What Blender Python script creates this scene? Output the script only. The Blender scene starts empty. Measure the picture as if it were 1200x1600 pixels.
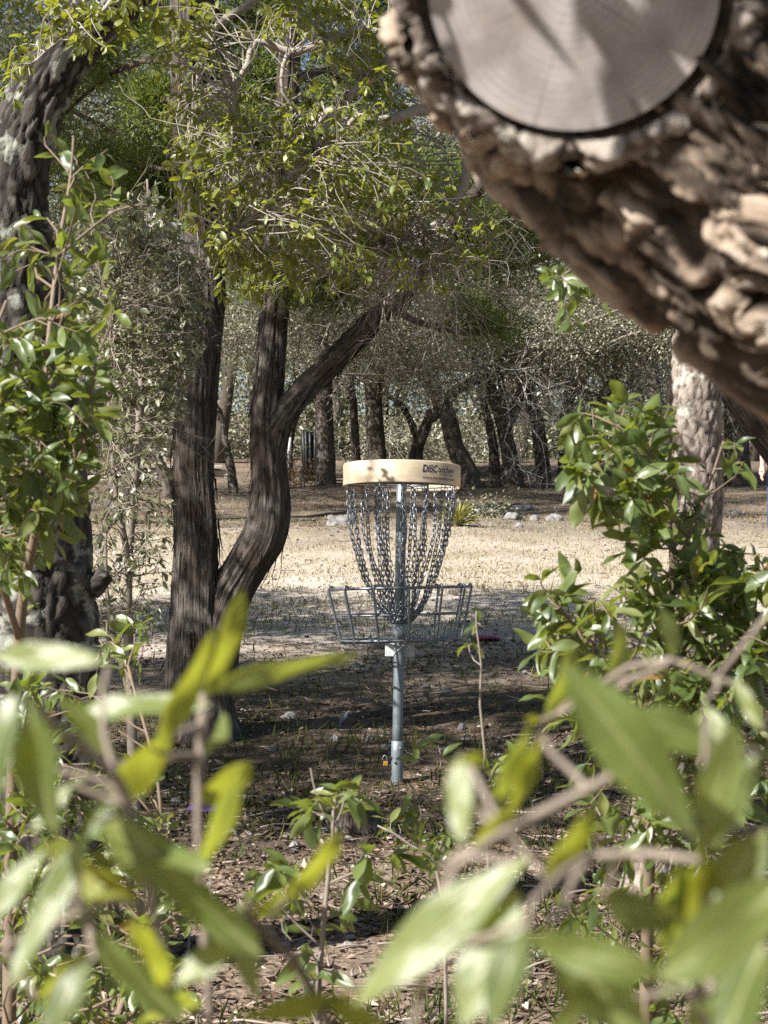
import bpy, bmesh, math
import numpy as np
from mathutils import Vector

rng = np.random.default_rng(11)
SC = bpy.context.scene
COL = SC.collection

# ------------------------------------------------------------------ camera, sky, sun, exposure
FPX = 3422.0                      # focal length in photo pixels (1200 x 1600)
CAMZ = 0.92
PITCH = math.atan(115 / FPX)
cam_d = bpy.data.cameras.new('camera')
cam_d.sensor_fit = 'VERTICAL'
cam_d.sensor_height = 36.0
cam_d.lens = 77.0
cam_d.clip_start = 0.05
cam_d.clip_end = 500
cam_d.dof.use_dof = True
cam_d.dof.focus_distance = 10.3
cam_d.dof.aperture_fstop = 21.0
cam = bpy.data.objects.new('camera', cam_d)
COL.objects.link(cam)
cam.location = (0, 0, CAMZ)
cam.rotation_euler = (math.pi / 2 + PITCH, 0, 0)
SC.camera = cam

SUN_EL = math.radians(41)
S_H = np.array([-0.80, -0.60])
S = np.array([S_H[0] * math.cos(SUN_EL), S_H[1] * math.cos(SUN_EL), math.sin(SUN_EL)])   # towards the sun
w = bpy.data.worlds.new('World')
SC.world = w
w.use_nodes = True
nt = w.node_tree
sky = nt.nodes.new('ShaderNodeTexSky')
sky.sky_type = 'NISHITA'
sky.sun_disc = False
sky.sun_elevation = SUN_EL
sky.sun_rotation = math.atan2(S_H[0], S_H[1])
nt.links.new(sky.outputs[0], nt.nodes['Background'].inputs[0])
nt.nodes['Background'].inputs[1].default_value = 0.05
sun_d = bpy.data.lights.new('sun', 'SUN')
sun_d.energy = 5.0
sun_d.angle = math.radians(0.5)
sun_d.color = (1.0, 0.965, 0.92)
sun = bpy.data.objects.new('sun', sun_d)
COL.objects.link(sun)
sun.rotation_euler = Vector(S).to_track_quat('Z', 'Y').to_euler()
sun.location = (-8, -6, 10)

SC.view_settings.view_transform = 'Standard'
SC.view_settings.look = 'None'
SC.view_settings.exposure = 1.28
SC.view_settings.gamma = 1
SC.render.engine = 'CYCLES'
SC.cycles.use_denoising = False
SC.cycles.max_bounces = 6
SC.cycles.diffuse_bounces = 1
SC.cycles.glossy_bounces = 2
SC.cycles.transmission_bounces = 3
SC.cycles.sample_clamp_indirect = 6

# ------------------------------------------------------------------ small maths
def nrm(v):
    v = np.asarray(v, float)
    return v / np.maximum(np.linalg.norm(v, axis=-1, keepdims=True), 1e-9)

def P(px, py, d):
    """world point seen at photo pixel (px,py) at distance d along +Y"""
    u = (np.asarray(px, float) - 600) / FPX
    v = (800 - np.asarray(py, float)) / FPX
    c, s = math.cos(PITCH), math.sin(PITCH)
    dy = c - v * s
    k = np.asarray(d, float) / dy
    return np.stack([u * k, dy * k, CAMZ + (s + v * c) * k], -1)

def _h(i, j, k, seed):
    n = (i.astype(np.int64) * 374761393 + j.astype(np.int64) * 668265263 + k.astype(np.int64) * 2147483647 + seed * 974711) & 0x7fffffff
    n = ((n ^ (n >> 13)) * 1274126177) & 0x7fffffff
    n = ((n ^ (n >> 16)) * 1911520717) & 0x7fffffff
    return (n & 0xffffff) / float(0xffffff)

def vnoise(p, seed=0):
    p = np.asarray(p, float)
    i = np.floor(p).astype(np.int64)
    f = p - i
    f = f * f * (3 - 2 * f)
    out = 0
    for dx in (0, 1):
        for dy in (0, 1):
            for dz in (0, 1):
                wgt = (f[..., 0] if dx else 1 - f[..., 0]) * (f[..., 1] if dy else 1 - f[..., 1]) * (f[..., 2] if dz else 1 - f[..., 2])
                out = out + wgt * _h(i[..., 0] + dx, i[..., 1] + dy, i[..., 2] + dz, seed)
    return out

def fbm(p, octv=4, seed=0):
    a, t, out = 0.5, 0, 0
    p = np.asarray(p, float)
    for o in range(octv):
        out = out + a * vnoise(p * 2 ** o + 17.3 * o, seed + o)
        t += a
        a *= 0.5
    return out / t

def worley(p, seed=0):
    """F2-F1 and a per cell random"""
    p = np.asarray(p, float)
    i = np.floor(p).astype(np.int64)
    f1 = np.full(p.shape[:-1], 9.0); f2 = np.full(p.shape[:-1], 9.0); cid = np.zeros(p.shape[:-1])
    for dx in (-1, 0, 1):
        for dy in (-1, 0, 1):
            for dz in (-1, 0, 1):
                a, b, c = i[..., 0] + dx, i[..., 1] + dy, i[..., 2] + dz
                q = np.stack([a + _h(a, b, c, seed), b + _h(a, b, c, seed + 1), c + _h(a, b, c, seed + 2)], -1)
                dd = np.linalg.norm(q - p, axis=-1)
                m = dd < f1
                f2 = np.where(m, f1, np.minimum(f2, dd))
                cid = np.where(m, _h(a, b, c, seed + 3), cid)
                f1 = np.where(m, dd, f1)
    return f2 - f1, cid

def gz(x, y):
    x = np.asarray(x, float); y = np.asarray(y, float)
    b = np.interp(y, [-40, 10.3, 40, 52, 75, 130], [-3.02, 0, 3.06, 4.1, 6.6, 11.0])
    p = np.stack([x * 0.35, y * 0.35, 0 * x], -1)
    q = np.stack([x * 1.7, y * 1.7, 0 * x + 5], -1)
    far = np.clip((y - 11.5) / 8, 0, 1)
    return b + (fbm(p, 3, 5) - 0.5) * 0.22 * far + (fbm(q, 3, 8) - 0.5) * 0.05

_dd = np.linspace(2, 120, 6000)
_yy = 915 + (CAMZ - np.interp(_dd, [-40, 10.3, 40, 52, 75, 130], [-3.02, 0, 3.06, 4.1, 6.6, 11.0])) / _dd * FPX
def ground_depth(py):
    return np.interp(-np.asarray(py, float), -_yy[::1], _dd)

def ground_at(px, py):
    d = float(ground_depth(py))
    p = P(px, py, d)
    p[2] = gz(p[0], p[1])
    return p

# ------------------------------------------------------------------ mesh builder
class MB:
    def __init__(s):
        s.v, s.f4, s.f3, s.a, s.b, s.n = [], [], [], [], [], 0
    def add(s, v, f4=None, f3=None, bc=None, rnd=None):
        v = np.asarray(v, float).reshape(-1, 3)
        if f4 is not None and len(f4): s.f4.append(np.asarray(f4, np.int64).reshape(-1, 4) + s.n)
        if f3 is not None and len(f3): s.f3.append(np.asarray(f3, np.int64).reshape(-1, 3) + s.n)
        s.v.append(v)
        s.a.append(v if bc is None else np.asarray(bc, float).reshape(-1, 3))
        s.b.append(np.full(len(v), rng.random()) if rnd is None else np.broadcast_to(np.asarray(rnd, float), (len(v),)))
        s.n += len(v)
    def build(s, name, mat, parent=None, smooth=True):
        me = bpy.data.meshes.new(name)
        if s.n:
            v = np.concatenate(s.v)
            off = np.zeros(3) if parent is None else np.array(parent.location)
            v = v - off
            f4 = np.concatenate(s.f4) if s.f4 else np.zeros((0, 4), np.int64)
            f3 = np.concatenate(s.f3) if s.f3 else np.zeros((0, 3), np.int64)
            li = np.concatenate([f4.ravel(), f3.ravel()]).astype(np.int32)
            st = np.concatenate([np.arange(len(f4)) * 4, len(f4) * 4 + np.arange(len(f3)) * 3]).astype(np.int32)
            me.vertices.add(len(v)); me.vertices.foreach_set('co', v.ravel().astype(np.float32))
            me.loops.add(len(li)); me.loops.foreach_set('vertex_index', li)
            me.polygons.add(len(st)); me.polygons.foreach_set('loop_start', st)
            me.polygons.foreach_set('use_smooth', np.full(len(st), smooth))
            at = me.attributes.new('bc', 'FLOAT_VECTOR', 'POINT'); at.data.foreach_set('vector', np.concatenate(s.a).ravel().astype(np.float32))
            at = me.attributes.new('rnd', 'FLOAT', 'POINT'); at.data.foreach_set('value', np.concatenate(s.b).astype(np.float32))
            me.update(calc_edges=True)
        me.materials.append(mat)
        o = bpy.data.objects.new(name, me)
        COL.objects.link(o)
        if parent is not None: o.parent = parent
        return o

def tag(o, label=None, cat=None, group=None, kind=None):
    if label: o['label'] = label
    if cat: o['category'] = cat
    if group: o['group'] = group
    if kind: o['kind'] = kind
    return o

def thing(name, label, cat, loc=(0, 0, 0), group=None):
    o = bpy.data.objects.new(name, None)
    o.empty_display_size = 0.1
    COL.objects.link(o)
    o.location = [float(q) for q in loc]
    return tag(o, label, cat, group)

def frames(pts):
    pts = np.asarray(pts, float)
    t = nrm(np.gradient(pts, axis=0))
    n0 = np.cross(t[0], [0, 0, 1.0])
    if np.linalg.norm(n0) < 0.2: n0 = np.cross(t[0], [0, 1.0, 0])
    n = [nrm(n0)]
    for k in range(1, len(pts)):
        a = n[-1] - t[k] * np.dot(n[-1], t[k])
        n.append(nrm(a))
    n = np.array(n)
    return t, n, np.cross(t, n)

def resample(pts, rad, step):
    """smooth Catmull-Rom through pts, evenly spaced"""
    pts = np.asarray(pts, float); rad = np.asarray(rad, float)
    q = np.vstack([2 * pts[0] - pts[1], pts, 2 * pts[-1] - pts[-2]])
    out, ro = [], []
    for i in range(len(pts) - 1):
        a, b, c, d = q[i], q[i + 1], q[i + 2], q[i + 3]
        m = max(2, int(np.linalg.norm(c - b) / step))
        tt = np.arange(m)[:, None] / m
        out.append(0.5 * (2 * b + (c - a) * tt + (2 * a - 5 * b + 4 * c - d) * tt ** 2 + (3 * b - a - 3 * c + d) * tt ** 3))
        ro.append(rad[i] + (rad[i + 1] - rad[i]) * tt[:, 0])
    out.append(pts[-1:]); ro.append(rad[-1:])
    return np.vstack(out), np.concatenate(ro)

def tube(mb, pts, rad, seg=6, cap=True, disp=None, rnd=None, bcs=None):
    """tapered tube; disp(bc, a) -> outward offset (m) and a 0..1 value"""
    pts = np.asarray(pts, float)
    rad = np.broadcast_to(np.asarray(rad, float), (len(pts),))
    t, n, b = frames(pts)
    s = np.concatenate([[0], np.cumsum(np.linalg.norm(np.diff(pts, axis=0), axis=1))])
    a = np.arange(seg) * 2 * math.pi / seg
    ca, sa = np.cos(a), np.sin(a)
    r0 = float(np.mean(rad)) if bcs is None else bcs
    bc = np.stack([np.broadcast_to(ca * r0, (len(pts), seg)), np.broadcast_to(sa * r0, (len(pts), seg)), np.broadcast_to(s[:, None], (len(pts), seg))], -1)
    rr = np.broadcast_to(rad[:, None], (len(pts), seg))
    val = None
    if disp is not None:
        o, val = disp(bc)
        rr = rr + o * np.minimum(1, rad[:, None] / max(r0, 1e-6))
    radial = ca[None, :, None] * n[:, None, :] + sa[None, :, None] * b[:, None, :]
    v = pts[:, None, :] + radial * rr[..., None]
    N = len(pts)
    i = np.arange(N - 1)[:, None] * seg; j = np.arange(seg)[None, :]; j2 = (j + 1) % seg
    f4 = np.stack([i + j, i + j2, i + seg + j2, i + seg + j], -1).reshape(-1, 4)
    v = v.reshape(-1, 3); bc = bc.reshape(-1, 3)
    rn = (rng.random() if rnd is None else rnd) if val is None else val.reshape(-1)
    f3 = []
    if cap:
        v = np.vstack([v, pts[:1] - t[:1] * rad[0] * 0.2, pts[-1:] + t[-1:] * rad[-1] * 0.3])
        bc = np.vstack([bc, [[0, 0, s[0]]], [[0, 0, s[-1]]]])
        if val is not None: rn = np.concatenate([rn, [0.6, 0.6]])
        k = np.arange(seg); k2 = (k + 1) % seg
        f3 = np.vstack([np.stack([k2, k, np.full(seg, N * seg)], -1), np.stack([(N - 1) * seg + k, (N - 1) * seg + k2, np.full(seg, N * seg + 1)], -1)])
    mb.add(v, f4, f3, bc, rn)

# ---- leaves: vectorised copies of a small template ---------------------------------
def leaf_template(level):
    if level == 0:      # one folded rhombus
        v = np.array([[0, 0, 0], [0.45, 0.5, 0.10], [1, 0, -0.05], [0.45, -0.5, 0.10]])
        return v, None, np.array([[0, 1, 2], [0, 2, 3]])
    nu, us = (4, np.array([0, 0.28, 0.6, 0.85, 1.0])) if level == 1 else (9, np.linspace(0, 1, 10))
    vs = np.array([-1, 0, 1.0]) if level == 1 else np.array([-1, -0.55, 0, 0.55, 1.0])
    prof = np.interp(us, [0, 0.06, 0.15, 0.3, 0.5, 0.7, 0.85, 0.95, 1], [0.03, 0.22, 0.55, 0.86, 1.0, 0.9, 0.62, 0.28, 0.03]) * 0.5
    V = np.zeros((len(us), len(vs), 3))
    V[..., 0] = us[:, None]
    V[..., 1] = prof[:, None] * vs[None, :]
    V[..., 2] = 0.34 * np.abs(V[..., 1]) ** 1.2
    i = np.arange(len(us) - 1)[:, None] * len(vs); j = np.arange(len(vs) - 1)[None, :]
    f = np.stack([i + j, i + len(vs) + j, i + len(vs) + j + 1, i + j + 1], -1).reshape(-1, 4)
    return V.reshape(-1, 3), f, None
TPL = [leaf_template(k) for k in range(3)]

def leaves(mb, base, dirs, nor, length, width, level=1, arch=0.25, rnd=None, fold=1.0):
    base = np.asarray(base, float); N = len(base)
    if N == 0: return
    d = nrm(dirs)
    n = np.asarray(nor, float); n = n - d * np.sum(n * d, -1, keepdims=True); n = nrm(n)
    s = np.cross(n, d)
    T, f4, f3 = TPL[level]
    L = np.broadcast_to(length, (N,))[:, None, None]; W = np.broadcast_to(width, (N,))[:, None, None]
    u, v, h = T[None, :, 0:1], T[None, :, 1:2], T[None, :, 2:3]
    ar = (np.broadcast_to(arch, (N,)) * (0.4 + 1.2 * rng.random(N)))[:, None, None]
    wav = 0 if level == 0 else 0.03 * np.sin(u * 9 + rng.random((N, 1, 1)) * 6) * np.sign(v) * (np.abs(v) > 0.05)
    V = base[:, None, :] + d[:, None, :] * u * L + s[:, None, :] * v * W + n[:, None, :] * (fold * h * W - ar * (u ** 2) * L + wav * L)
    m = T.shape[0]
    off = (np.arange(N) * m)[:, None, None]
    r = rng.random(N) if rnd is None else np.broadcast_to(rnd, (N,))
    bc = np.broadcast_to(np.concatenate([T[:, :2], 0 * T[:, :1]], 1)[None], (N, m, 3)).copy()
    bc[..., 2] = r[:, None] * 20
    mb.add(V, None if f4 is None else (f4[None] + off).reshape(-1, 4), None if f3 is None else (f3[None] + off).reshape(-1, 3), bc, np.repeat(r, m))

def rand_dir(n):
    return nrm(rng.normal(size=(n, 3)))

def in_poly(x, y, poly):
    poly = np.asarray(poly, float); c = np.zeros(len(x), bool)
    j = len(poly) - 1
    for i in range(len(poly)):
        xi, yi = poly[i]; xj, yj = poly[j]
        m = ((yi > y) != (yj > y)) & (x < (xj - xi) * (y - yi) / (yj - yi + 1e-12) + xi)
        c ^= m; j = i
    return c

def sample_poly(poly, n, d0, d1):
    """points spread through the volume that this outline spans between two distances"""
    poly = np.asarray(poly, float); lo, hi = poly.min(0), poly.max(0); out = []
    while len(out) < n:
        q = lo + rng.random((n * 3, 2)) * (hi - lo)
        q = q[in_poly(q[:, 0], q[:, 1], poly)]
        out += list(q)
    q = np.array(out[:n])
    d = d0 + (d1 - d0) * rng.random(n)
    return P(q[:, 0], q[:, 1], d)

def near_on(paths, q, jitter=0.0, low=0.0):
    best, bp, br = 1e9, None, 0.01
    for pts, rad in paths:
        dd = np.linalg.norm(pts - q, axis=1) + jitter * rng.random(len(pts)) + low * np.maximum(0, pts[:, 2] - q[2] + 0.1)
        k = int(np.argmin(dd))
        if dd[k] < best: best, bp, br = dd[k], pts[k], rad[k]
    return bp, br

def bend(a, b, k=0.18, n=5, sag=0.0):
    L = np.linalg.norm(b - a)
    t = np.linspace(0, 1, n)[:, None]
    off = rand_dir(1)[0] * L * k
    off2 = rand_dir(1)[0] * L * k * 0.5
    return a + (b - a) * t + off * np.sin(math.pi * t) + off2 * np.sin(2 * math.pi * t) - np.array([0, 0, 1.0]) * sag * L * np.sin(math.pi * t)

def twigs(stem, leaf, paths, targets, L=0.045, per=9, run=0.16, level=1, r=0.0016, wl=0.36, up=0.7, jitter=0.1, low=0.5, seg=4, sag=-0.1, arch=0.25, maxlen=None):
    B, D, Nn, Ls = [], [], [], []
    for q in targets:
        a, ra = near_on(paths, q, jitter, low)
        if maxlen and np.linalg.norm(q - a) > maxlen:
            a = q + nrm(a - q) * maxlen
        pts = bend(a, q, 0.16, 6, sag)
        Lw = np.linalg.norm(q - a)
        tube(stem, pts, np.linspace(min(ra * 0.7, r * (1.2 + 2.2 * Lw)), r * 0.55, 6), seg, cap=False)
        m = max(3, int(per * (0.6 + 0.8 * rng.random())))
        tt = 1 - np.minimum(run / max(Lw, 1e-3), 0.95) * rng.random(m) ** 1.5
        k = np.clip(tt * 5, 0, 4.999); i = k.astype(int); f = (k - i)[:, None]
        pos = pts[i] * (1 - f) + pts[i + 1] * f
        tan = nrm(pts[i + 1] - pts[i])
        az = rand_dir(m)
        rad = nrm(az - tan * np.sum(az * tan, -1, keepdims=True))
        B.append(pos); D.append(tan * (0.35 + 0.7 * rng.random((m, 1))) + rad * 0.9 - np.array([0, 0, 0.18]))
        Nn.append(np.array([0, 0, up]) + rand_dir(m) * 0.65 + rad * 0.15)
        Ls.append(L * (0.55 + 0.6 * rng.random(m)))
    if B:
        Ls = np.concatenate(Ls)
        leaves(leaf, np.vstack(B), np.vstack(D), np.vstack(Nn), Ls, Ls * wl * (0.85 + 0.4 * rng.random(len(Ls))), level, arch)

TONE = [None]
GAPS = []                                         # (point, radius): openings in the leaves that let the sun through to there
def keep_sun(p):
    m = np.ones(len(p), bool)
    for q, r in GAPS:
        e = p - q
        t = e @ S
        m &= (np.linalg.norm(e - t[:, None] * S, axis=1) > r) | (t < 0.3)
    return m

def crown(wood, leaf, paths, blobs, L=0.06, per=40, spread=0.22, level=0, r=0.006, kind='oak', up=0.6, gap=False, wl=0.5, seg=3):
    """blobs: (centre, radii, clumps). limbs run from the trunk to each blob, twigs on to each clump"""
    for c, R, n in blobs:
        c = np.asarray(c, float); R = np.asarray(R, float)
        a, ra = near_on(paths, c, 0.2, 0.6)
        limb = bend(a, c, 0.14, 8, -0.05)
        tube(wood, limb, np.linspace(min(ra * 0.5, 0.034), r * 1.4, 8), 5, cap=False)
        lp = [(limb[2:], np.full(6, r))]
        u = rand_dir(n) * (rng.random((n, 1)) ** 0.45)
        cl = c + u * R * (0.75 + 0.5 * rng.random((n, 1)))
        for q in cl[: min(n, 60)]:
            s, _ = near_on(lp, q, 0.25)
            tube(wood, bend(s, q, 0.15, 4), np.linspace(r * 0.7, r * 0.25, 4), seg, cap=False)
        k = np.repeat(np.arange(n), per)
        pos = cl[k] + rng.normal(size=(len(k), 3)) * spread * np.array([1, 1, 0.7])
        dr = nrm(pos - cl[k]) + rand_dir(len(k)) * 0.7
        if gap:
            m = keep_sun(pos); pos, dr = pos[m], dr[m]
        N = len(pos)
        Ls = L * (0.6 + 0.7 * rng.random(N))
        if kind == 'oak':
            leaves(leaf, pos, dr, np.array([0, 0, up]) + rand_dir(N) * 0.75, Ls, Ls * wl, level, 0.2, rnd=None if TONE[0] is None else np.clip(TONE[0] + (rng.random(N) - 0.5) * 0.7, 0, 1))
        else:
            leaves(leaf, pos, dr + np.array([0, 0, 0.5]), rand_dir(N), Ls, Ls * wl, level, 0.1)

def bare(wood, start, direc, length, r, depth, spread=0.55, seg=3, n=4):
    """branching leafless twigs"""
    pts = [np.asarray(start, float)]
    d = nrm(direc)
    for k in range(4):
        d = nrm(d + rng.normal(size=3) * 0.22)
        pts.append(pts[-1] + d * length / 4)
    pts = np.array(pts)
    tube(wood, pts, np.linspace(r, r * 0.5, 5), seg, cap=False)
    if depth > 0:
        for _ in range(n):
            k = rng.integers(1, 5)
            bare(wood, pts[k], nrm(d + rng.normal(size=3) * spread), length * (0.5 + 0.25 * rng.random()), r * 0.5, depth - 1, spread, seg, n)

# ------------------------------------------------------------------ materials
def mat(name):
    m = bpy.data.materials.new(name); m.use_nodes = True
    t = m.node_tree
    return m, t, t.nodes['Principled BSDF']

def N(t, kind, **kw):
    n = t.nodes.new('ShaderNode' + kind)
    for k, v in kw.items():
        if k.startswith('i_'):
            key = k[2:]
            n.inputs[int(key) if key.isdigit() else key.replace('_', ' ')].default_value = v
        else: setattr(n, k, v)
    return n

def ramp(t, src, stops, interp='LINEAR'):
    r = t.nodes.new('ShaderNodeValToRGB')
    r.color_ramp.interpolation = interp
    e = r.color_ramp.elements
    while len(e) < len(stops): e.new(0.5)
    for k, (p, c) in enumerate(stops):
        e[k].position = p; e[k].color = (*c, 1) if len(c) == 3 else c
    t.links.new(src, r.inputs[0])
    return r.outputs[0]

def attr(t, name):
    a = t.nodes.new('ShaderNodeAttribute'); a.attribute_name = name
    return a

def mapping(t, src, scale):
    m = t.nodes.new('ShaderNodeMapping'); m.inputs['Scale'].default_value = scale
    t.links.new(src, m.inputs[0])
    return m.outputs[0]

def mixc(t, fac, a, b, blend='MIX'):
    m = t.nodes.new('ShaderNodeMix'); m.data_type = 'RGBA'; m.blend_type = blend
    if isinstance(fac, float): m.inputs[0].default_value = fac
    else: t.links.new(fac, m.inputs[0])
    for k, c in ((6, a), (7, b)):
        if isinstance(c, tuple): m.inputs[k].default_value = (*c, 1)
        else: t.links.new(c, m.inputs[k])
    return m.outputs[2]

def bump(t, bsdf, h, strength, dist):
    b = N(t, 'Bump'); b.inputs['Strength'].default_value = strength; b.inputs['Distance'].default_value = dist
    t.links.new(h, b.inputs['Height']); t.links.new(b.outputs[0], bsdf.inputs['Normal'])

def leaf_mat(name, stops, trans, tfac=0.35, rough=0.42, spec=0.5, vein=False):
    m, t, b = mat(name)
    a = attr(t, 'rnd')
    c = ramp(t, a.outputs['Fac'], stops)
    if vein:
        bc = attr(t, 'bc')
        sep = N(t, 'SeparateXYZ'); t.links.new(bc.outputs['Vector'], sep.inputs[0])
        ab = N(t, 'Math', operation='ABSOLUTE'); t.links.new(sep.outputs[1], ab.inputs[0])
        mid = ramp(t, ab.outputs[0], [(0.0, (1, 1, 1)), (0.05, (0, 0, 0))])
        c = mixc(t, mid, c, mixc(t, 0.75, c, (0.36, 0.38, 0.16)))
        nz = N(t, 'TexNoise', i_Scale=7.0, i_Detail=3.0); t.links.new(bc.outputs['Vector'], nz.inputs['Vector'])
        c = mixc(t, ramp(t, nz.outputs[0], [(0.55, (0, 0, 0)), (0.72, (0.6, 0.6, 0.6))]), c, (0.17, 0.13, 0.035))
        bump(t, b, nz.outputs[0], 0.25, 0.003)
    t.links.new(c, b.inputs['Base Color'])
    b.inputs['Roughness'].default_value = rough
    b.inputs['Specular IOR Level'].default_value = spec
    tr = N(t, 'BsdfTranslucent')
    tc = mixc(t, 0.75, c, trans)
    t.links.new(tc, tr.inputs[0])
    mx = N(t, 'MixShader'); mx.inputs[0].default_value = tfac
    t.links.new(b.outputs[0], mx.inputs[1]); t.links.new(tr.outputs[0], mx.inputs[2])
    t.links.new(mx.outputs[0], t.nodes['Material Output'].inputs[0])
    return m

def oak_bark(name, dark, mid, light, lichen, lich=0.55, lv=(0.0, 0.35)):
    m, t, b = mat(name)
    bc = attr(t, 'bc'); rn = attr(t, 'rnd')
    vec = mapping(t, bc.outputs['Vector'], (1, 1, 0.5))
    n1 = N(t, 'TexNoise', i_Scale=60.0, i_Detail=6.0, i_Roughness=0.65); t.links.new(vec, n1.inputs['Vector'])
    n2 = N(t, 'TexNoise', i_Scale=11.0, i_Detail=5.0, i_Roughness=0.6); t.links.new(bc.outputs['Vector'], n2.inputs['Vector'])
    base = ramp(t, rn.outputs['Fac'], [(lv[0], dark), (lv[1], mid), (1.0, light)])
    base = mixc(t, ramp(t, n1.outputs[0], [(0.35, (0, 0, 0)), (0.75, (0.45, 0.45, 0.45))]), base, mid)
    lf = ramp(t, n2.outputs[0], [(lich, (0, 0, 0)), (lich + 0.08, (0.8, 0.8, 0.8))])
    base = mixc(t, lf, base, lichen)
    t.links.new(base, b.inputs['Base Color'])
    b.inputs['Roughness'].default_value = 0.9
    b.inputs['Specular IOR Level'].default_value = 0.2
    bump(t, b, n1.outputs[0], 0.7, 0.012)
    return m

def stringy_bark(name, dark, light, warm):
    m, t, b = mat(name)
    bc = attr(t, 'bc')
    v = mapping(t, bc.outputs['Vector'], (1, 1, 0.048))
    n1 = N(t, 'TexNoise', i_Scale=120.0, i_Detail=6.0, i_Roughness=0.72, i_Distortion=0.6); t.links.new(v, n1.inputs['Vector'])
    n2 = N(t, 'TexNoise', i_Scale=6.0, i_Detail=4.0); t.links.new(bc.outputs['Vector'], n2.inputs['Vector'])
    n3 = N(t, 'TexNoise', i_Scale=70.0, i_Detail=5.0, i_Roughness=0.7); t.links.new(mapping(t, bc.outputs['Vector'], (1, 1, 0.22)), n3.inputs['Vector'])
    mf = N(t, 'Mix'); mf.inputs[0].default_value = 0.38; t.links.new(n1.outputs[0], mf.inputs[2]); t.links.new(n3.outputs[0], mf.inputs[3])
    c = ramp(t, mf.outputs[0], [(0.40, dark), (0.53, tuple(0.5 * (a + q) for a, q in zip(dark, light))), (0.64, light)])
    c = mixc(t, ramp(t, n2.outputs[0], [(0.45, (0, 0, 0)), (0.65, (0.7, 0.7, 0.7))]), c, mixc(t, n1.outputs[0], dark, warm))
    t.links.new(c, b.inputs['Base Color'])
    b.inputs['Roughness'].default_value = 0.9
    b.inputs['Specular IOR Level'].default_value = 0.2
    bump(t, b, mf.outputs[0], 1.0, 0.025)
    return m

def plain(name, col, rough=0.6, metal=0.0, noise=0.15, scale=20.0, spec=0.4, bmp=0.0):
    m, t, b = mat(name)
    tc = N(t, 'TexCoord')
    n = N(t, 'TexNoise', i_Scale=scale, i_Detail=5.0); t.links.new(tc.outputs['Object'], n.inputs['Vector'])
    c = mixc(t, n.outputs[0], tuple(q * (1 - noise) for q in col), tuple(min(1, q * (1 + noise)) for q in col))
    t.links.new(c, b.inputs['Base Color'])
    b.inputs['Roughness'].default_value = rough; b.inputs['Metallic'].default_value = metal
    b.inputs['Specular IOR Level'].default_value = spec
    if bmp: bump(t, b, n.outputs[0], bmp, 0.01)
    return m

def ramp_mat(name, stops, rough=0.85, spec=0.2):
    m, t, b = mat(name)
    t.links.new(ramp(t, attr(t, 'rnd').outputs['Fac'], stops), b.inputs['Base Color'])
    b.inputs['Roughness'].default_value = rough; b.inputs['Specular IOR Level'].default_value = spec
    return m

M = {}
GREEN = [(0, (0.035, 0.060, 0.014)), (0.45, (0.075, 0.110, 0.026)), (0.8, (0.13, 0.165, 0.045)), (0.984, (0.17, 0.18, 0.055)), (0.989, (0.26, 0.12, 0.04)), (1, (0.22, 0.11, 0.05))]
M['oak_leaf'] = leaf_mat('live_oak_leaf', GREEN, (0.42, 0.50, 0.04), 0.30, 0.42, 0.9)
M['near_leaf'] = leaf_mat('near_oak_leaf', [(0, (0.055, 0.085, 0.018)), (0.5, (0.11, 0.155, 0.032)), (1, (0.17, 0.21, 0.055))], (0.60, 0.66, 0.05), 0.40, 0.45, 1.0, vein=True)
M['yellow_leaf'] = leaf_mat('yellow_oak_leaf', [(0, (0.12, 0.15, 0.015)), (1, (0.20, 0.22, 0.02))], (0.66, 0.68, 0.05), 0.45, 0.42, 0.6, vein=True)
M['gray_leaf'] = leaf_mat('pale_oak_leaf', [(0, (0.08, 0.095, 0.04)), (0.5, (0.16, 0.17, 0.09)), (1, (0.32, 0.31, 0.22))], (0.35, 0.38, 0.10), 0.25, 0.42, 1.0)
M['top_leaf'] = leaf_mat('yellowing_oak_leaf', [(0, (0.07, 0.095, 0.02)), (0.6, (0.14, 0.17, 0.035)), (1, (0.24, 0.235, 0.05))], (0.55, 0.58, 0.03), 0.36, 0.42, 0.5)
M['juniper'] = leaf_mat('juniper_sprays', [(0, (0.030, 0.050, 0.013)), (0.6, (0.085, 0.125, 0.026)), (1, (0.18, 0.21, 0.05))], (0.40, 0.47, 0.06), 0.25, 0.6, 0.3)
M['far_leaf'] = leaf_mat('far_oak_leaf', [(0, (0.05, 0.052, 0.028)), (0.45, (0.17, 0.168, 0.098)), (1, (0.40, 0.385, 0.275))], (0.36, 0.36, 0.16), 0.25, 0.45, 0.7)
M['far_dark'] = leaf_mat('far_juniper_leaf', [(0, (0.03, 0.036, 0.018)), (0.6, (0.07, 0.076, 0.038)), (1, (0.14, 0.14, 0.075))], (0.2, 0.24, 0.05), 0.2, 0.6, 0.3)
M['dry_leaf'] = leaf_mat('dry_shrub_leaf', [(0, (0.16, 0.09, 0.045)), (1, (0.40, 0.27, 0.16))], (0.5, 0.3, 0.12), 0.25, 0.7, 0.2)
M['oak_bark'] = oak_bark('oak_bark', (0.009, 0.0075, 0.007), (0.042, 0.036, 0.031), (0.105, 0.093, 0.08), (0.29, 0.30, 0.25), 0.54)
M['pale_bark'] = oak_bark('pale_oak_bark', (0.05, 0.035, 0.028), (0.20, 0.165, 0.135), (0.36, 0.31, 0.265), (0.48, 0.47, 0.40), 0.58)
M['limb_bark'] = oak_bark('limb_bark', (0.006, 0.004, 0.003), (0.27, 0.205, 0.15), (0.54, 0.475, 0.395), (0.40, 0.375, 0.33), 0.62, (0.16, 0.42))
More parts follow.
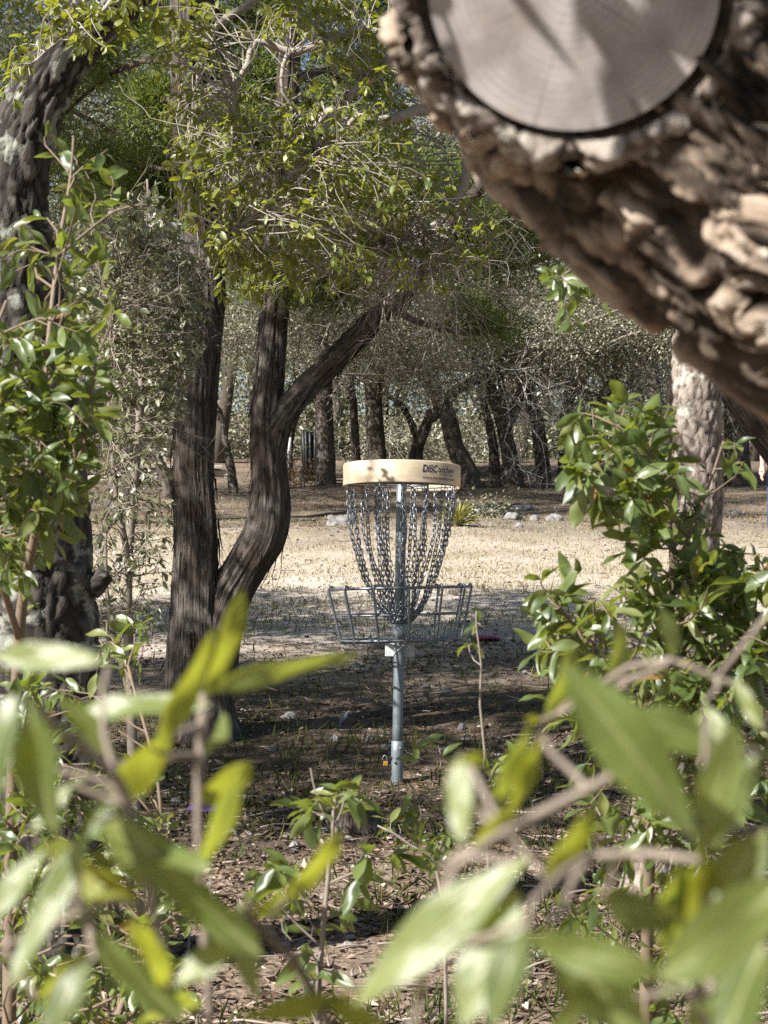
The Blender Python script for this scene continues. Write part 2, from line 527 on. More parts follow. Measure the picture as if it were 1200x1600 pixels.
M['far_bark'] = oak_bark('far_oak_bark', (0.03, 0.025, 0.02), (0.085, 0.07, 0.056), (0.15, 0.13, 0.11), (0.20, 0.19, 0.16), 0.62)
M['juniper_bark'] = stringy_bark('juniper_bark', (0.010, 0.008, 0.0065), (0.27, 0.235, 0.205), (0.13, 0.078, 0.053))
M['twig'] = plain('gray_twig_bark', (0.21, 0.175, 0.14), 0.8, 0, 0.4, 60)
M['bough'] = plain('gray_bough_bark', (0.29, 0.255, 0.215), 0.8, 0, 0.5, 60)
M['near_stem'] = plain('pale_stem_bark', (0.22, 0.175, 0.14), 0.7, 0, 0.4, 120)
M['brown_stem'] = plain('brown_stem_bark', (0.17, 0.125, 0.085), 0.75, 0, 0.35, 120)
M['dark_twig'] = plain('dark_twig_bark', (0.075, 0.058, 0.045), 0.85, 0, 0.4, 40)
M['dead_twig'] = plain('bleached_twig', (0.42, 0.39, 0.36), 0.8, 0, 0.25, 30)
M['steel'] = plain('galvanized_steel', (0.20, 0.215, 0.23), 0.45, 0.7, 0.4, 35)
M['zinc_post'] = plain('galvanized_post', (0.21, 0.24, 0.26), 0.5, 0.5, 0.5, 24)
M['chain'] = plain('chain_steel', (0.24, 0.255, 0.28), 0.38, 0.8, 0.5, 60)
M['ink'] = plain('navy_lettering', (0.025, 0.018, 0.07), 0.5)
M['ink2'] = plain('gray_lettering', (0.10, 0.09, 0.12), 0.5)
M['white_plate'] = plain('white_plastic', (0.62, 0.64, 0.66), 0.5, 0, 0.08)
M['brass'] = plain('yellow_lock_body', (0.40, 0.22, 0.02), 0.35, 0.2, 0.1)
M['black'] = plain('black_plastic', (0.02, 0.02, 0.025), 0.5)
M['purple'] = plain('purple_plastic', (0.09, 0.045, 0.20), 0.35, 0, 0.05)
M['pink'] = plain('pink_plastic', (0.22, 0.03, 0.10), 0.35, 0, 0.05)
M['rock'] = plain('limestone', (0.20, 0.192, 0.185), 0.9, 0, 0.75, 14, 0.2, 0.9)
M['bird'] = plain('slate_feathers', (0.055, 0.075, 0.11), 0.7, 0, 0.3, 40)
M['skin'] = plain('skin', (0.58, 0.30, 0.23), 0.55, 0, 0.08)
M['denim'] = plain('blue_denim', (0.035, 0.06, 0.13), 0.85, 0, 0.25, 30)
M['cloth'] = plain('dark_shirt', (0.04, 0.04, 0.05), 0.85)
M['hair'] = plain('brown_hair', (0.05, 0.03, 0.02), 0.6)
M['bin'] = plain('dark_painted_metal', (0.012, 0.014, 0.015), 0.5, 0.2, 0.2)
M['stone_wall'] = plain('wall_stone', (0.40, 0.36, 0.31), 0.9, 0, 0.35, 3, 0.2, 0.5)
M['litter'] = ramp_mat('dead_oak_leaves', [(0, (0.035, 0.022, 0.015)), (0.55, (0.10, 0.064, 0.042)), (0.88, (0.21, 0.145, 0.10)), (1, (0.42, 0.35, 0.27))], 0.6, 0.4)
M['grass'] = leaf_mat('grass_blades', [(0, (0.10, 0.10, 0.03)), (0.45, (0.22, 0.18, 0.08)), (0.8, (0.40, 0.32, 0.18)), (1, (0.55, 0.46, 0.30))], (0.5, 0.45, 0.15), 0.2, 0.7, 0.2)
M['green_grass'] = leaf_mat('green_grass_blades', [(0, (0.03, 0.05, 0.012)), (0.7, (0.08, 0.095, 0.03)), (1, (0.20, 0.17, 0.08))], (0.4, 0.45, 0.08), 0.25, 0.7, 0.2)
M['yucca'] = leaf_mat('yucca_blades', [(0, (0.09, 0.10, 0.025)), (1, (0.30, 0.28, 0.07))], (0.5, 0.5, 0.1), 0.2, 0.45, 0.4)
M['stick'] = ramp_mat('fallen_stick', [(0, (0.09, 0.06, 0.045)), (1, (0.36, 0.30, 0.25))])

# translucent cream plastic of the band
m, t, b = mat('cream_band'); M['band'] = m
tc = N(t, 'TexCoord')
n = N(t, 'TexNoise', i_Scale=5.0, i_Detail=6.0); t.links.new(tc.outputs['Object'], n.inputs['Vector'])
c = mixc(t, ramp(t, n.outputs[0], [(0.35, (0, 0, 0)), (0.75, (1, 1, 1))]), (0.82, 0.73, 0.56), (0.77, 0.66, 0.48))
n5 = N(t, 'TexNoise', i_Scale=2.2, i_Detail=8.0, i_Roughness=0.7); mpb = mapping(t, tc.outputs['Object'], (1, 1, 5)); t.links.new(mpb, n5.inputs['Vector'])
c = mixc(t, ramp(t, n5.outputs[0], [(0.54, (0, 0, 0)), (0.66, (0.5, 0.5, 0.5))]), c, (0.42, 0.32, 0.21))
n6 = N(t, 'TexNoise', i_Scale=40.0, i_Detail=5.0); mpb = mapping(t, tc.outputs['Object'], (0.3, 0.3, 2)); t.links.new(mpb, n6.inputs['Vector'])
c = mixc(t, ramp(t, n6.outputs[0], [(0.66, (0, 0, 0)), (0.74, (0.5, 0.5, 0.5))]), c, (0.30, 0.23, 0.16))
t.links.new(c, b.inputs['Base Color']); b.inputs['Roughness'].default_value = 0.5
tr = N(t, 'BsdfTranslucent'); tr.inputs[0].default_value = (0.88, 0.60, 0.26, 1)
mx = N(t, 'MixShader'); mx.inputs[0].default_value = 0.34
t.links.new(b.outputs[0], mx.inputs[1]); t.links.new(tr.outputs[0], mx.inputs[2]); t.links.new(mx.outputs[0], t.nodes['Material Output'].inputs[0])

# cut end of the limb: weathered grey wood with rings and radial checks
m, t, b = mat('cut_wood'); M['cut_wood'] = m
bc = attr(t, 'bc')
nz = N(t, 'TexNoise', i_Scale=14.0, i_Detail=5.0); t.links.new(bc.outputs['Vector'], nz.inputs['Vector'])
sep = N(t, 'SeparateXYZ'); t.links.new(bc.outputs['Vector'], sep.inputs[0])
ln = N(t, 'VectorMath', operation='LENGTH'); t.links.new(bc.outputs['Vector'], ln.inputs[0])
ad = N(t, 'Math', operation='MULTIPLY_ADD'); t.links.new(nz.outputs[0], ad.inputs[0]); ad.inputs[1].default_value = 0.012; t.links.new(ln.outputs['Value'], ad.inputs[2])
sn = N(t, 'Math', operation='MULTIPLY'); t.links.new(ad.outputs[0], sn.inputs[0]); sn.inputs[1].default_value = 1500
si = N(t, 'Math', operation='SINE'); t.links.new(sn.outputs[0], si.inputs[0])
ring = ramp(t, si.outputs[0], [(0.0, (0.33, 0.30, 0.28)), (1.0, (0.40, 0.365, 0.34))])
nb = N(t, 'TexNoise', i_Scale=26.0, i_Detail=6.0); t.links.new(bc.outputs['Vector'], nb.inputs['Vector'])
c = mixc(t, ramp(t, nb.outputs[0], [(0.38, (0, 0, 0)), (0.62, (1, 1, 1))]), ring, (0.21, 0.185, 0.17))
gr = N(t, 'TexGradient', gradient_type='RADIAL'); t.links.new(bc.outputs['Vector'], gr.inputs[0])
cmb = N(t, 'CombineXYZ'); gs = N(t, 'Math', operation='MULTIPLY'); t.links.new(gr.outputs['Fac'], gs.inputs[0]); gs.inputs[1].default_value = 60
t.links.new(gs.outputs[0], cmb.inputs[0]); ls = N(t, 'Math', operation='MULTIPLY'); t.links.new(ln.outputs['Value'], ls.inputs[0]); ls.inputs[1].default_value = 18; t.links.new(ls.outputs[0], cmb.inputs[1])
nr = N(t, 'TexNoise', i_Scale=1.0, i_Detail=3.0, i_Roughness=0.6); t.links.new(cmb.outputs[0], nr.inputs['Vector'])
c = mixc(t, ramp(t, nr.outputs[0], [(0.60, (0, 0, 0)), (0.70, (0.75, 0.75, 0.75))]), c, (0.12, 0.10, 0.09))
ns = N(t, 'TexNoise', i_Scale=38.0, i_Detail=4.0); t.links.new(bc.outputs['Vector'], ns.inputs['Vector'])
c = mixc(t, ramp(t, ns.outputs[0], [(0.55, (0, 0, 0)), (0.72, (0.6, 0.6, 0.6))]), c, (0.30, 0.215, 0.16))
t.links.new(c, b.inputs['Base Color']); b.inputs['Roughness'].default_value = 0.85
bump(t, b, nb.outputs[0], 0.5, 0.003)

# ground: litter brown under the trees, pale dry grass and gravel along the open strip
m, t, b = mat('ground'); M['ground'] = m
tc = N(t, 'TexCoord')
def gnoise(sc, det=5.0, ro=0.6):
    q = N(t, 'TexNoise', i_Scale=sc, i_Detail=det, i_Roughness=ro); t.links.new(tc.outputs['Object'], q.inputs['Vector']); return q.outputs[0]
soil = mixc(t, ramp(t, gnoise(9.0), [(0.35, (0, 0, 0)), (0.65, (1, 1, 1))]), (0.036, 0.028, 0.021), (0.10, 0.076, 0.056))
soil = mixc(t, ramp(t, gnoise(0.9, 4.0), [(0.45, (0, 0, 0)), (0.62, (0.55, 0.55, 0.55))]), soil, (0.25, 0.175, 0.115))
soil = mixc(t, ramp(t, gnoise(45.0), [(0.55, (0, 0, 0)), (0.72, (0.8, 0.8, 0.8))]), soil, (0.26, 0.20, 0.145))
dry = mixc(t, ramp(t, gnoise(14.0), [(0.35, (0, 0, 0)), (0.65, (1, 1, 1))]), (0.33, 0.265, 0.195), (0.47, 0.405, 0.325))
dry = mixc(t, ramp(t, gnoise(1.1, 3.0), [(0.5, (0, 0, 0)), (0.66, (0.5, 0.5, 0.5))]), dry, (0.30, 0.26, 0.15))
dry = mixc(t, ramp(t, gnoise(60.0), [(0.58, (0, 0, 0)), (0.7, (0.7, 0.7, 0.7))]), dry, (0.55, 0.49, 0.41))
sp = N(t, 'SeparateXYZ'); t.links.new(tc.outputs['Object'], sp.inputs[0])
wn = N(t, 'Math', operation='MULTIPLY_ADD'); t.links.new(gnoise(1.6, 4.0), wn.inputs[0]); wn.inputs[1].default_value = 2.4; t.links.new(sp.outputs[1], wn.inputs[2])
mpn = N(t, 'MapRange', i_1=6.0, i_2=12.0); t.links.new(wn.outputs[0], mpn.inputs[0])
soil = mixc(t, ramp(t, mpn.outputs[0], [(0.50, (0.85, 0.85, 0.85)), (0.66, (0, 0, 0))]), soil, mixc(t, ramp(t, gnoise(30.0), [(0.4, (0, 0, 0)), (0.65, (1, 1, 1))]), (0.16, 0.115, 0.08), (0.34, 0.26, 0.195)))  # sunlight painted in: near soil paler than the shaded soil behind
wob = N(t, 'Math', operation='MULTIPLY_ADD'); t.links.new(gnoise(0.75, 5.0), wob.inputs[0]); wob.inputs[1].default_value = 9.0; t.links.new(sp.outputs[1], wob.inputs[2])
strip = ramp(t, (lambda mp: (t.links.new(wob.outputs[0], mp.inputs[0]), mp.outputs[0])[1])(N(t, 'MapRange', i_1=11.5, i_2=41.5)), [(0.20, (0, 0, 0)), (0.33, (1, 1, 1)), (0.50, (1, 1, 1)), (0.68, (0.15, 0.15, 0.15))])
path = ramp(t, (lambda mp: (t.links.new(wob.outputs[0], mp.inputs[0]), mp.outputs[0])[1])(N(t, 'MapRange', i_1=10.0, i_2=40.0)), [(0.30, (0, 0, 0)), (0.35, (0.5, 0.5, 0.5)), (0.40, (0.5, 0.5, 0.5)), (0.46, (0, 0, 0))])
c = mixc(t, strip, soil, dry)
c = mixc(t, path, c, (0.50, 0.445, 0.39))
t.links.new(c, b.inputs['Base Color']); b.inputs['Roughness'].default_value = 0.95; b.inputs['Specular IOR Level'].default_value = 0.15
bump(t, b, gnoise(40.0, 6.0), 0.8, 0.03)

# ------------------------------------------------------------------ the ground
def build_ground():
    ys = np.unique(np.concatenate([np.linspace(-12, 4, 18), np.linspace(4, 16, 170), np.linspace(16, 45, 200), np.linspace(45, 140, 50)]))
    k = np.linspace(-1, 1, 221)
    xs = 70 * np.sinh(k * 3.6) / np.sinh(3.6)
    X, Y = np.meshgrid(xs, ys)
    Z = gz(X, Y)
    Z = Z + (fbm(np.stack([X * 9, Y * 9, 0 * X], -1), 3, 31) - 0.5) * 0.03 * (np.abs(X) < 12)
    V = np.stack([X, Y, Z], -1)
    n, m_ = X.shape
    i = np.arange(n - 1)[:, None] * m_; j = np.arange(m_ - 1)[None, :]
    f = np.stack([i + j, i + j + 1, i + m_ + j + 1, i + m_ + j], -1)
    mb = MB(); mb.add(V, f)
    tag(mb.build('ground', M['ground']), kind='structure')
build_ground()

def scatter(n, py0, py1, half=0.30, pw=1.0):
    py = py0 + (py1 - py0) * rng.random(n) ** pw
    d = ground_depth(py)
    x = (rng.random(n) * 2 - 1) * half * d
    return np.stack([x, d, gz(x, d)], -1)

def build_litter():
    mb = MB()
    p = np.vstack([scatter(62000, 1640, 950, 0.26), scatter(34000, 950, 735, 0.26)])
    keep = rng.random(len(p)) < np.where((p[:, 1] > 15.5) & (p[:, 1] < 24), 0.2, 1) * np.clip((fbm(p * np.array([0.9, 0.9, 0]) + 9, 3, 77) - 0.36) * 6, 0.12, 1)
    p = p[keep]
    n_ = len(p)
    d = rand_dir(n_) * np.array([1, 1, 0.25])
    L = 0.02 + 0.032 * rng.random(n_)
    p[:, 2] += 0.012 * rng.random(n_)
    leaves(mb, p, d, np.array([0, 0, 0.8]) + rand_dir(n_) * 0.7, L, L * 0.45, 0, 0.3)
    tag(mb.build('leaf_litter', M['litter']), kind='stuff', label='brown dead oak leaves strewn over the ground', cat='leaf litter')
build_litter()

def build_grass():
    for name, mt, n_, y0, y1, thr, hh, lab in (('dry_grass', 'grass', 60000, 990, 770, 0.40, 0.045, 'short dry tan grass on the open sunlit strip'),
                                              ('green_grass', 'green_grass', 26000, 1600, 930, 0.48, 0.09, 'thin green grass tufts in the shaded clearing')):
        mb = MB()
        p = scatter(n_, y0, y1, 0.27)
        msk = fbm(p * np.array([1.1, 1.1, 0]) + 3.7, 3, 55) + 0.25 * (rng.random(n_) - 0.5)
        p = p[msk > thr]
        k = len(p)
        d = np.array([0, 0, 1.0]) + rng.normal(size=(k, 3)) * 0.5
        L = hh * (0.4 + 0.9 * rng.random(k))
        p[:, 2] -= 0.01
        leaves(mb, p, d, rand_dir(k), L, np.maximum(0.004, 0.00035 * p[:, 1]), 0, 0.25)
        tag(mb.build(name, M[mt]), kind='stuff', label=lab, cat='grass')
build_grass()

def build_sticks():
    mb = MB()
    for q in scatter(900, 1600, 760, 0.24):
        a = rng.random() * 6.28; L = 0.06 + 0.3 * rng.random() ** 3
        e = q + np.array([math.cos(a), math.sin(a), 0]) * L
        e[2] = gz(e[0], e[1]) + 0.02
        q[2] += 0.012
        tube(mb, bend(q, e, 0.06, 4), np.linspace(0.004, 0.002, 4) * (0.6 + rng.random()), 4)
    tag(mb.build('fallen_twigs', M['stick']), kind='stuff', label='thin fallen twigs scattered over the leaf litter', cat='twigs')
    mb = MB()
    for q in scatter(700, 1500, 740, 0.24):
        r = 0.008 + 0.02 * rng.random() ** 2
        rock_mesh(mb, q + np.array([0, 0, r * 0.25]), (r * 1.3, r, r * 0.6), 6, 5)
    tag(mb.build('pebbles', M['rock'], smooth=False), kind='stuff', label='small pale limestone pebbles over the ground', cat='pebbles')

def rock_mesh(mb, c, R, seg=22, rings=14):
    th = np.linspace(0, math.pi, rings)[:, None]; ph = np.arange(seg)[None, :] * 2 * math.pi / seg
    d = np.stack([np.sin(th) * np.cos(ph), np.sin(th) * np.sin(ph), np.cos(th) + 0 * ph], -1)
    so = rng.random() * 50
    e, cid = worley(d * 1.5 + so, 3)
    r = 0.75 + 0.5 * fbm(d * 2.2 + so, 4, 9) - 0.30 * cid + 0.1 * np.clip(e, 0, 0.5)
    a = rng.random() * 6.28
    v = d * r[..., None] * np.asarray(R)
    v = np.stack([v[..., 0] * math.cos(a) - v[..., 1] * math.sin(a), v[..., 0] * math.sin(a) + v[..., 1] * math.cos(a), v[..., 2]], -1) + np.asarray(c)
    i = np.arange(rings - 1)[:, None] * seg; j = np.arange(seg)[None, :]; j2 = (j + 1) % seg
    mb.add(v, np.stack([i + j, i + seg + j, i + seg + j2, i + j2], -1))
build_sticks()

def build_rocks():
    rocks = [  # px, py, width px, height px, label
        (532, 826, 46, 24, 'largest gray limestone slab left of the chains on the sunlit slope'),
        (802, 818, 34, 16, 'gray limestone rock on the slope right of the yucca'),
        (810, 829, 16, 11, 'small white stone just below the gray rock on the slope'),
        (866, 815, 32, 16, 'pale limestone rock on the slope beside the leafy oak shrub'),
        (836, 817, 18, 12, 'white stone between two gray rocks on the slope'),
        (752, 791, 64, 14, 'wide flat limestone ledge behind the yucca'),
        (815, 792, 46, 14, 'gray rock at the foot of the forked background oak'),
        (900, 770, 40, 14, 'dim gray rock in the shade behind the oak shrub'),
        (1150, 806, 30, 10, 'whitish flat stone right of the pale oak trunk'),
        (870, 880, 12, 9, 'lone small stone on the dry grass strip'),
        (350, 1304, 40, 20, 'gray stone on dark ground below the purple disc'),
        (461, 1326, 22, 16, 'rounded tan stone behind the small oak sapling'),
        (452, 1122, 28, 14, 'bluish white stone in shade left of the small bird'),
        (696, 1084, 26, 10, 'flat pale stone right of the post in shade'),
        (523, 1157, 14, 11, 'tan stone on the shaded ground below the bird'),
        (576, 1156, 14, 13, 'upright white stone left of the post base'),
        (425, 1172, 16, 8, 'small flat white stone left of the tan stone'),
        (604, 1173, 26, 7, 'flat tan stone touching the post sleeve'),
        (557, 1044, 18, 8, 'small pale stone below the catching basket, left of the post'),
        (722, 1135, 16, 12, 'gray stone in shade by the thin right sapling'),
        (1060, 800, 30, 14, 'gray stone beside the pale oak trunk foot'),
        (600, 845, 20, 8, 'thin white stone on the grass behind the chains'),
    ]
    for px, py, wp, hp, lab in rocks:
        p = ground_at(px, py)
        k = p[1] / FPX
        mb = MB()
        rock_mesh(mb, p - p * 0 + np.array([0, 0, -hp * k * 0.08]), (wp * k * 0.60, wp * k * 0.5, hp * k * 0.85), 40, 26)
        tag(mb.build('rock', M['rock']), lab, 'rock', 'limestone rocks on the ground')
build_rocks()

# ------------------------------------------------------------------ disc golf basket
def ring(mb, c, R, r, seg=64, s2=8, roll=0.0):
    a = np.linspace(0, 2 * math.pi, seg, endpoint=False)[:, None]; q = np.arange(s2)[None, :] * 2 * math.pi / s2
    rr = R + r * np.cos(q)
    v = np.stack([rr * np.cos(a), rr * np.sin(a), r * np.sin(q) + 0 * a], -1) + np.asarray(c)
    i = np.arange(seg)[:, None]; j = np.arange(s2)[None, :]; i2 = (i + 1) % seg; j2 = (j + 1) % s2
    mb.add(v, np.stack([i * s2 + j, i2 * s2 + j, i2 * s2 + j2, i * s2 + j2], -1))

def box(mb, c, size, rz=0.0, bev=0.12):
    """chamfered box"""
    h = np.asarray(size, float) / 2; e = min(h) * bev
    v, idx = [], {}
    for sx in (-1, 1):
        for sy in (-1, 1):
            for sz in (-1, 1):
                for ax in range(3):
                    q = np.array([sx, sy, sz]) * (h - e); q[ax] = [sx, sy, sz][ax] * h[ax]
                    idx[(sx, sy, sz, ax)] = len(v); v.append(q)
    f4, f3 = [], []
    S2 = [(-1, -1), (1, -1), (1, 1), (-1, 1)]
    for ax in range(3):
        o1, o2 = (ax + 1) % 3, (ax + 2) % 3
        for s in (-1, 1):
            fc = []
            for u, w_ in S2:
                k = [0, 0, 0]; k[ax] = s; k[o1] = u; k[o2] = w_
                fc.append(idx[(*k, ax)])
            f4.append(fc if s > 0 else fc[::-1])
        for u in (-1, 1):
            for w_ in (-1, 1):
                fc = []
                for s, a2 in ((-1, o1), (1, o1), (1, o2), (-1, o2)):
                    k = [0, 0, 0]; k[ax] = s; k[o1] = u; k[o2] = w_
                    fc.append(idx[(*k, a2)])
                f4.append(fc if u * w_ > 0 else fc[::-1])
    for sx in (-1, 1):
        for sy in (-1, 1):
            for sz in (-1, 1):
                fc = [idx[(sx, sy, sz, a)] for a in range(3)]
                f3.append(fc if sx * sy * sz > 0 else fc[::-1])
    v = np.array(v); c_, s_ = math.cos(rz), math.sin(rz)
    v = np.stack([v[:, 0] * c_ - v[:, 1] * s_, v[:, 0] * s_ + v[:, 1] * c_, v[:, 2]], -1) + np.asarray(c)
    mb.add(v, f4, f3)

def text_mesh(body, bold=0.0, shear=0.0):
    cu = bpy.data.curves.new('lettering', 'FONT'); cu.body = body; cu.size = 1.0; cu.offset = bold; cu.shear = shear
    cu.resolution_u = 3
    o = bpy.data.objects.new('lettering', cu); COL.objects.link(o)
    dg = bpy.context.evaluated_depsgraph_get(); dg.update()
    me = bpy.data.meshes.new_from_object(o.evaluated_get(dg))
    v = np.zeros(len(me.vertices) * 3); me.vertices.foreach_get('co', v); v = v.reshape(-1, 3)
    f3, f4 = [], []
    for p in me.polygons:
        vs = list(p.vertices)
        if len(vs) == 3: f3.append(vs)
        elif len(vs) == 4: f4.append(vs)
        else:
            for k in range(1, len(vs) - 1): f3.append([vs[0], vs[k], vs[k + 1]])
    bpy.data.objects.remove(o); bpy.data.curves.remove(cu); bpy.data.meshes.remove(me)
    return v[:, :2], f4, f3

def build_basket():
    base = P(620, 1222, 10.3); base[2] = gz(base[0], base[1])
    root = thing('disc_golf_basket', 'galvanized disc golf basket with hanging chains under a cream band', 'disc golf basket', base)
    B = np.array(base); ROLL = math.radians(0.95)
    def tilt(v, roll=ROLL):
        v = np.asarray(v, float); x, z = v[..., 0], v[..., 2]
        return np.stack([x * math.cos(roll) + z * math.sin(roll), v[..., 1], -x * math.sin(roll) + z * math.cos(roll)], -1)
    PB = math.radians(2.6)
    def put(mb, name, mt, roll=None, pivot=0.0, parent=None, smooth=True, pitch=False):
        for k in range(len(mb.v)):
            v = mb.v[k]
            if pitch:                       # the band sits nose up on its supports
                y, z = v[:, 1], v[:, 2] - 1.44
                v = np.stack([v[:, 0], y * math.cos(PB) + z * math.sin(PB), 1.44 - y * math.sin(PB) + z * math.cos(PB)], -1)
            if roll is not None:
                v = tilt(v - np.array([0, 0, pivot]), roll) + np.array([0, 0, pivot])
            mb.v[k] = tilt(v) + B
        par = root
        o = mb.build(name, M[mt], root, smooth)
        if parent is not None:
            o.parent = parent
        return o
    # post
    mb = MB(); z = np.linspace(0.17, 1.40, 14); tube(mb, np.stack([0 * z, 0 * z, z], -1), 0.0243, 28); put(mb, 'post', 'zinc_post')
    mb = MB(); z = np.linspace(-0.05, 0.195, 6); tube(mb, np.stack([0 * z, 0 * z, z], -1), 0.029, 28)
    sl = put(mb, 'ground_sleeve', 'zinc_post')
    for zz, an in ((0.165, -1.1), (0.10, -1.9)):
        mb = MB(); d = np.array([math.cos(an), math.sin(an), 0]); tube(mb, [d * 0.027 + [0, 0, zz], d * 0.036 + [0, 0, zz]], 0.0065, 6)
        put(mb, 'bolt', 'steel', parent=sl)
    # padlock on its hasp
    mb = MB(); box(mb, (-0.045, -0.006, 0.118), (0.05, 0.026, 0.010)); hasp = put(mb, 'hasp', 'black', smooth=False)
    mb = MB(); box(mb, (-0.054, -0.022, 0.092), (0.023, 0.016, 0.022), 0, 0.3); lk = put(mb, 'padlock', 'brass', smooth=False)
    mb = MB(); a = np.linspace(0, math.pi, 9); tube(mb, np.stack([-0.058 + 0.011 * np.cos(a), 0 * a - 0.022, 0.104 + 0.026 * np.sin(a)], -1), 0.003, 8); put(mb, 'shackle', 'steel', parent=lk)
    mb = MB(); box(mb, (-0.061, -0.022, 0.068), (0.03, 0.022, 0.014), 0, 0.3); put(mb, 'bumper', 'black', parent=lk, smooth=False)
    # band with rolled lips
    ztop, zbot, R = 1.492, 1.387, 0.2755
    prof = [(R, zbot), (R, zbot + 0.004), (R, ztop - 0.008), (R - 0.002, ztop - 0.002), (R - 0.010, ztop), (R - 0.014, ztop - 0.003), (R - 0.005, ztop - 0.008), (R - 0.0035, zbot + 0.004), (R - 0.0035, zbot)]
    seg = 120; a = np.arange(seg) * 2 * math.pi / seg
    pr = np.array(prof); wob = 1 + 0.004 * np.sin(2 * a + 0.7)
    v = np.stack([pr[:, 0][:, None] * np.cos(a) * wob, pr[:, 0][:, None] * np.sin(a) * wob, np.broadcast_to(pr[:, 1][:, None], (len(pr), seg))], -1)
    i = (np.arange(len(pr))[:, None]) * seg; i2 = ((np.arange(len(pr)) + 1) % len(pr))[:, None] * seg; j = np.arange(seg)[None, :]; j2 = (j + 1) % seg
    mb = MB(); mb.add(v, np.stack([i + j, i + j2, i2 + j2, i2 + j], -1)); band = put(mb, 'band', 'band', pitch=True)
    # lettering lies on the band
    def letter(body, a0, a1, z0, z1, bold, shear, mt, name='lettering'):
        xy, f4, f3 = text_mesh(body, bold, shear)
        lo, hi = xy.min(0), xy.max(0)
        u = (xy - lo) / (hi - lo)
        an = np.radians(a0 + (a1 - a0) * u[:, 0]); zz = z0 + (z1 - z0) * u[:, 1]
        rr = (R + 0.0007) * (1 + 0.004 * np.sin(2 * (an - math.pi / 2) + 0.7)) + 0.0006
        mb = MB(); mb.add(np.stack([rr * np.sin(an), -rr * np.cos(an), zz], -1), f4, f3); put(mb, name, mt, parent=band, smooth=False, pitch=True)
    letter('DISC', 19.8, 36.5, 1.4365, 1.472, 0.020, 0.15, 'ink')
    letter('atcher', 37.2, 60.5, 1.440, 1.468, 0.006, 0.0, 'ink')
    letter('Disc Golf Target', 38.5, 58, 1.4235, 1.4365, 0.0, 0.0, 'ink2')
    letter('www.innovadiscs.com', 19.5, 62, 1.4065, 1.4195, 0.012, 0.0, 'ink2')
    # chain support spokes
    for k in range(6):
        an = k * math.pi / 3 + 0.35
        mb = MB(); d = np.array([math.cos(an), math.sin(an), 0])
        tube(mb, [d * 0.02 + [0, 0, 1.405], d * 0.14 + [0, 0, 1.425], d * 0.268 + [0, 0, 1.41]], 0.0045, 8); put(mb, 'support_arm', 'steel')
    mb = MB(); ring(mb, (0, 0, 1.396), 0.252, 0.004); put(mb, 'chain_ring', 'steel')
    mb = MB(); ring(mb, (0, 0, 1.400), 0.125, 0.004); put(mb, 'chain_ring', 'steel')
    # chains
    def link(mb, c, tdir, sdir, ln, wd, r):
        n_ = 14
        ph = np.arange(n_) * 2 * math.pi / n_
        h = ln / 2 - wd / 2
        x = np.cos(ph) * wd / 2; y = np.sin(ph) * wd / 2 + np.sign(np.sin(ph) + 1e-9) * h
        ctr = c + x[:, None] * sdir + y[:, None] * tdir
        rad = nrm((x[:, None] * sdir + (np.sin(ph) * wd / 2)[:, None] * tdir)); nn = np.cross(sdir, tdir)
        q = np.arange(5) * 2 * math.pi / 5
        V = ctr[:, None, :] + r * (np.cos(q)[None, :, None] * rad[:, None, :] + np.sin(q)[None, :, None] * nn)
        i = np.arange(n_)[:, None]; j = np.arange(5)[None, :]; i2 = (i + 1) % n_; j2 = (j + 1) % 5
        mb.add(V, np.stack([i * 5 + j, i2 * 5 + j, i2 * 5 + j2, i * 5 + j2], -1))
    def chain(an, prof):
        pr = np.array(prof, float)
        an2 = an + rng.normal() * 0.03
        pts = np.stack([pr[:, 0] * math.cos(an2), pr[:, 0] * math.sin(an2), pr[:, 1]], -1)
        pts[1:-1] += rng.normal(size=(len(pts) - 2, 3)) * 0.006
        c, _ = resample(pts, np.ones(len(pts)), 0.004)
        s = np.concatenate([[0], np.cumsum(np.linalg.norm(np.diff(c, axis=0), axis=1))])
        pitch = 0.0255
        mb = MB(); tw = rng.random() * 3
        for k in range(int(s[-1] / pitch)):
            q = np.array([np.interp((k + 0.5) * pitch, s, c[:, ax]) for ax in range(3)])
            q2 = np.array([np.interp((k + 0.6) * pitch, s, c[:, ax]) for ax in range(3)])
            td = nrm(q2 - q)
            ref = np.array([math.cos(tw), math.sin(tw), 0])
            sd = nrm(np.cross(td, ref)); 
            if k % 2: sd = np.cross(td, sd)
            tw += rng.normal() * 0.12
            link(mb, q, td, sd, pitch + 0.0090, 0.0175, 0.0029)
        put(mb, 'chain', 'chain')
    outer = [(0.250, 1.392), (0.247, 1.30), (0.232, 1.19), (0.203, 1.07), (0.165, 0.95), (0.112, 0.835), (0.040, 0.745)]
    inner = [(0.125, 1.396), (0.122, 1.25), (0.113, 1.10), (0.093, 0.95), (0.062, 0.82), (0.034, 0.75)]
    for k in range(16): chain(-math.pi / 2 + 0.09 + k * 2 * math.pi / 16, outer)
    for k in range(7): chain(-math.pi / 2 + 0.02 + k * 2 * math.pi / 7, inner)
    mb = MB(); ring(mb, (0, 0, 0.752), 0.036, 0.005, 32); put(mb, 'chain_collar', 'steel')
    # catching basket, slightly bent the other way
    RB = math.radians(-2.1)
    rim, mid, bot = (0.331, 0.914), (0.309, 0.790), (0.285, 0.672)
    mb = MB(); z = np.linspace(0.668, 0.772, 4); tube(mb, np.stack([0 * z, 0 * z, z], -1), 0.0315, 28); put(mb, 'basket_sleeve', 'zinc_post')
    mb = MB(); ring(mb, (0, 0, rim[1]), rim[0], 0.0066); put(mb, 'rim_ring', 'steel', RB, 0.8)
